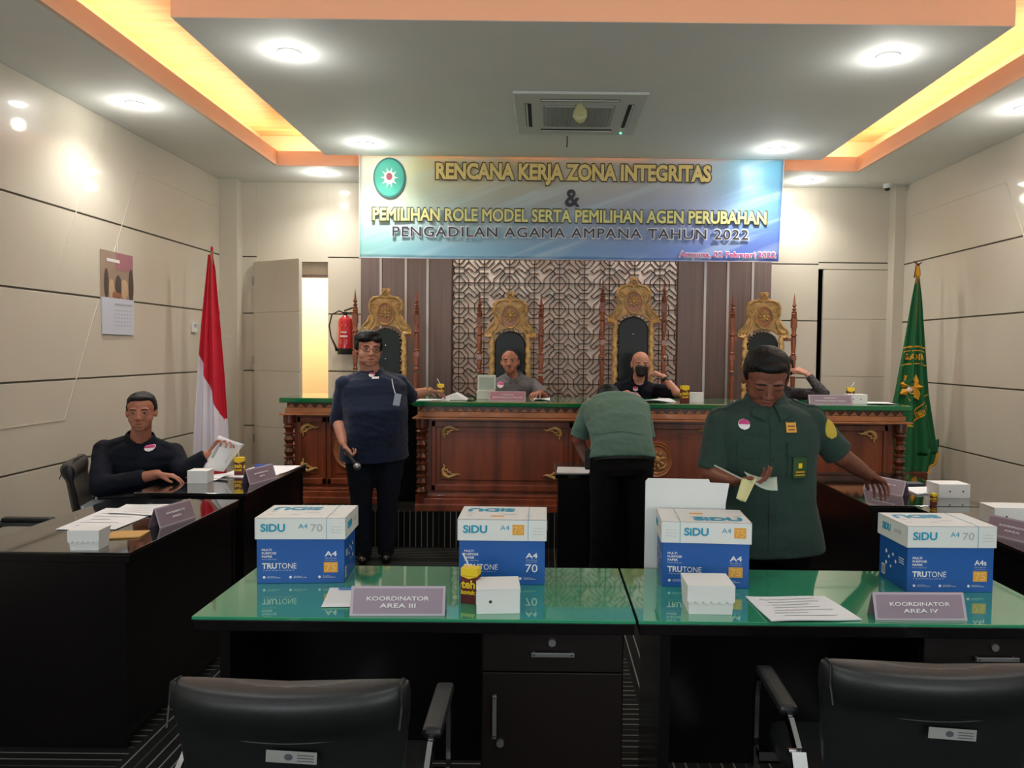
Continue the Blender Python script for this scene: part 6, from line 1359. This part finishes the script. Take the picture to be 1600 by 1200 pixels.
# 5. man in grey shirt behind the bench
m2 = person('person', 'smiling person in grey short-sleeved shirt leaning back in a high-backed chair behind the bench', dict(
    root=(-.30, 7.2, PH), spine=[(-.29, 7.24, .84), (-.29, 7.27, 1.0), (-.285, 7.24, 1.17), (-.285, 7.18, 1.345)], s0=(1, 0, 0), girth=1.1, depth=1.05,
    head=((-.318, 7.14, 1.447), (-.05, -.98, .10), (-.06, 0, 1), .97), jaw=1.0, shw=.172, arm=1.0,
    armR=((-.56, 7.10, 1.10), (-.47, 6.86, 1.13)), armL=((.0, 7.02, 1.135), (-.04, 6.79, 1.185)),
    handR=((.5, -.8, 0), (0, 0, -1), 1), handL=((-.5, -.85, -.1), (0, 0, -1), -1),
    legR=((-.38, 7.1, .82), (-.40, 6.92, .82), (-.40, 6.86, .36)), legL=((-.19, 7.1, .82), (-.18, 6.92, .82), (-.18, 6.86, .36)), toe=(0, -1, 0), floor=PH, skin=M_skin, cloth=M_greyc, sleeve=.95, hem=-.05, vox=.0055,
    facekw=dict(smile=2.0, moust=True), hair=[(0, -.026, .061, .079, .086, .067), (0, -.062, .012, .072, .052, .070), (-.070, -.022, .018, .013, .038, .038), (.070, -.022, .018, .013, .038, .038)]))
pin(m2, 0, 0, .030, (-.405, 6.6, 1.235), X1)
on_shirt(m2, (-.17, 6.6, 1.20), X1, Z1, rect(-.045, .045, -.01, .02), IN, 'pocket_flap', M_greyc)

# 6. man with black mask
m3 = person('person', 'bald person with black face mask resting the chin on one hand behind the bench', dict(
    root=(.88, 7.2, PH), spine=[(.87, 7.27, .84), (.87, 7.26, 1.0), (.868, 7.20, 1.14), (.875, 7.12, 1.29)], s0=(1, 0, 0), girth=1.08, depth=1.05, len=.96,
    head=((.887, 7.07, 1.437), (.02, -.99, -.03), (.02, 0, 1), 1.0), shw=.170, arm=1.02,
    armR=((.61, 7.00, 1.115), (.74, 6.80, 1.19)), armL=((1.185, 6.83, 1.19), (1.075, 6.92, 1.335)),
    handR=((.8, -.5, -.1), (0, 0, -1), 1), handL=((-.80, .10, .42), (-.25, .2, -.95), -1, (40, 45, 30), 20),
    legR=((.79, 7.15, .82), (.77, 6.94, .82), (.77, 6.86, .36)), legL=((.97, 7.15, .82), (.98, 6.94, .82), (.98, 6.86, .36)), toe=(0, -1, 0), floor=PH, skin=M_skinl, cloth=M_navyd, sleeve=.95, hem=-.05, vox=.0055,
    facekw=dict(mask=True), hair=[(0, -.066, -.010, .070, .038, .045), (-.073, -.03, .005, .010, .03, .03), (.073, -.03, .005, .010, .03, .03)], hn=.001))
bb_ = bvh_of(m3['body'].data); PPm = m3['P']
def headpatch(d, grid, name, mt, offs=.004, th=.003):
    R = d['R']; return patch(bvh_of(d['body'].data), d['P'](0, .30, 0), R @ V((1, 0, 0)) * d['hs'], R @ V((0, 0, 1)) * d['hs'], grid, -(R @ V((0, 1, 0))), offs, th).build(name, mt, d['body'], smooth=True)
mk = [[(-(.060 - .028 * (k / 8) ** 2) + 2 * (.060 - .028 * (k / 8) ** 2) * i / 12, -.012 - .094 * k / 8 + (.012 * (1 - abs(i / 6 - 1)) if k < 3 else 0)) for i in range(13)] for k in range(9)]
headpatch(m3, mk, 'face_mask', M_rub, .016, .010)
m = MB()
for q in (-1, 1): m.tube([PPm(q * .058, .045, -.025), PPm(q * .074, .01, -.010), PPm(q * .083, -.01, .005)], .0015, 6); m.tube([PPm(q * .052, .05, -.070), PPm(q * .074, .0, -.045), PPm(q * .080, -.012, -.03)], .0015, 6)
m.build('mask_loops', M_rub, m3['body'])
pin(m3, 0, 0, .023, (.842, 6.6, 1.215), X1)
m = MB(); a, b = V((1.102, 6.895, 1.300)), V((1.090, 6.907, 1.318)); m.cyl(a, b, .034, n=20); m.v = [v + m3['off'] for v in m.v]; w_ = m.build('watch_strap', M_rub, m3['t'], smooth='auto')
m = MB(); c = (a + b) / 2 + m3['off'] + V((.022, -.026, .006)); m.cyl(c, c + V((.006, -.008, .002)), .019, n=18); m.build('watch_face', M_steel, w_, smooth='auto')

# 7. partly hidden person behind the guard
m4 = person('person', 'partly hidden dark-haired person in dark patterned sleeves behind the right end of the bench', dict(
    root=(2.15, 7.2, PH), spine=[(2.15, 7.25, .82), (2.15, 7.25, .98), (2.155, 7.19, 1.12), (2.16, 7.12, 1.27)], s0=(1, 0, 0), girth=1.0, depth=1.0, len=.94,
    head=((2.205, 7.08, 1.415), (-.15, -.98, -.08), (.12, 0, 1), .95), shw=.165, arm=.95,
    armR=((1.93, 7.0, 1.10), (2.02, 6.80, 1.18)), armL=((2.50, 6.84, 1.195), (2.385, 6.98, 1.375)),
    handR=((.7, -.6, -.1), (0, 0, -1), 1), handL=((-.78, .25, .40), (-.5, .6, -.6), -1, (25, 30, 20), 25),
    legR=((2.07, 7.12, .80), (2.05, 6.93, .80), (2.05, 6.86, .36)), legL=((2.24, 7.12, .80), (2.26, 6.93, .80), (2.26, 6.86, .36)), toe=(0, -1, 0), floor=PH, skin=M_skinl, cloth=M_pattern, sleeve=1.85, hem=-.05, vox=.0055,
    hair=[(0, -.022, .054, .086, .094, .074), (0, -.06, -.01, .078, .058, .095), (-.074, -.01, .0, .018, .045, .06), (.074, -.01, .0, .018, .045, .06)]))
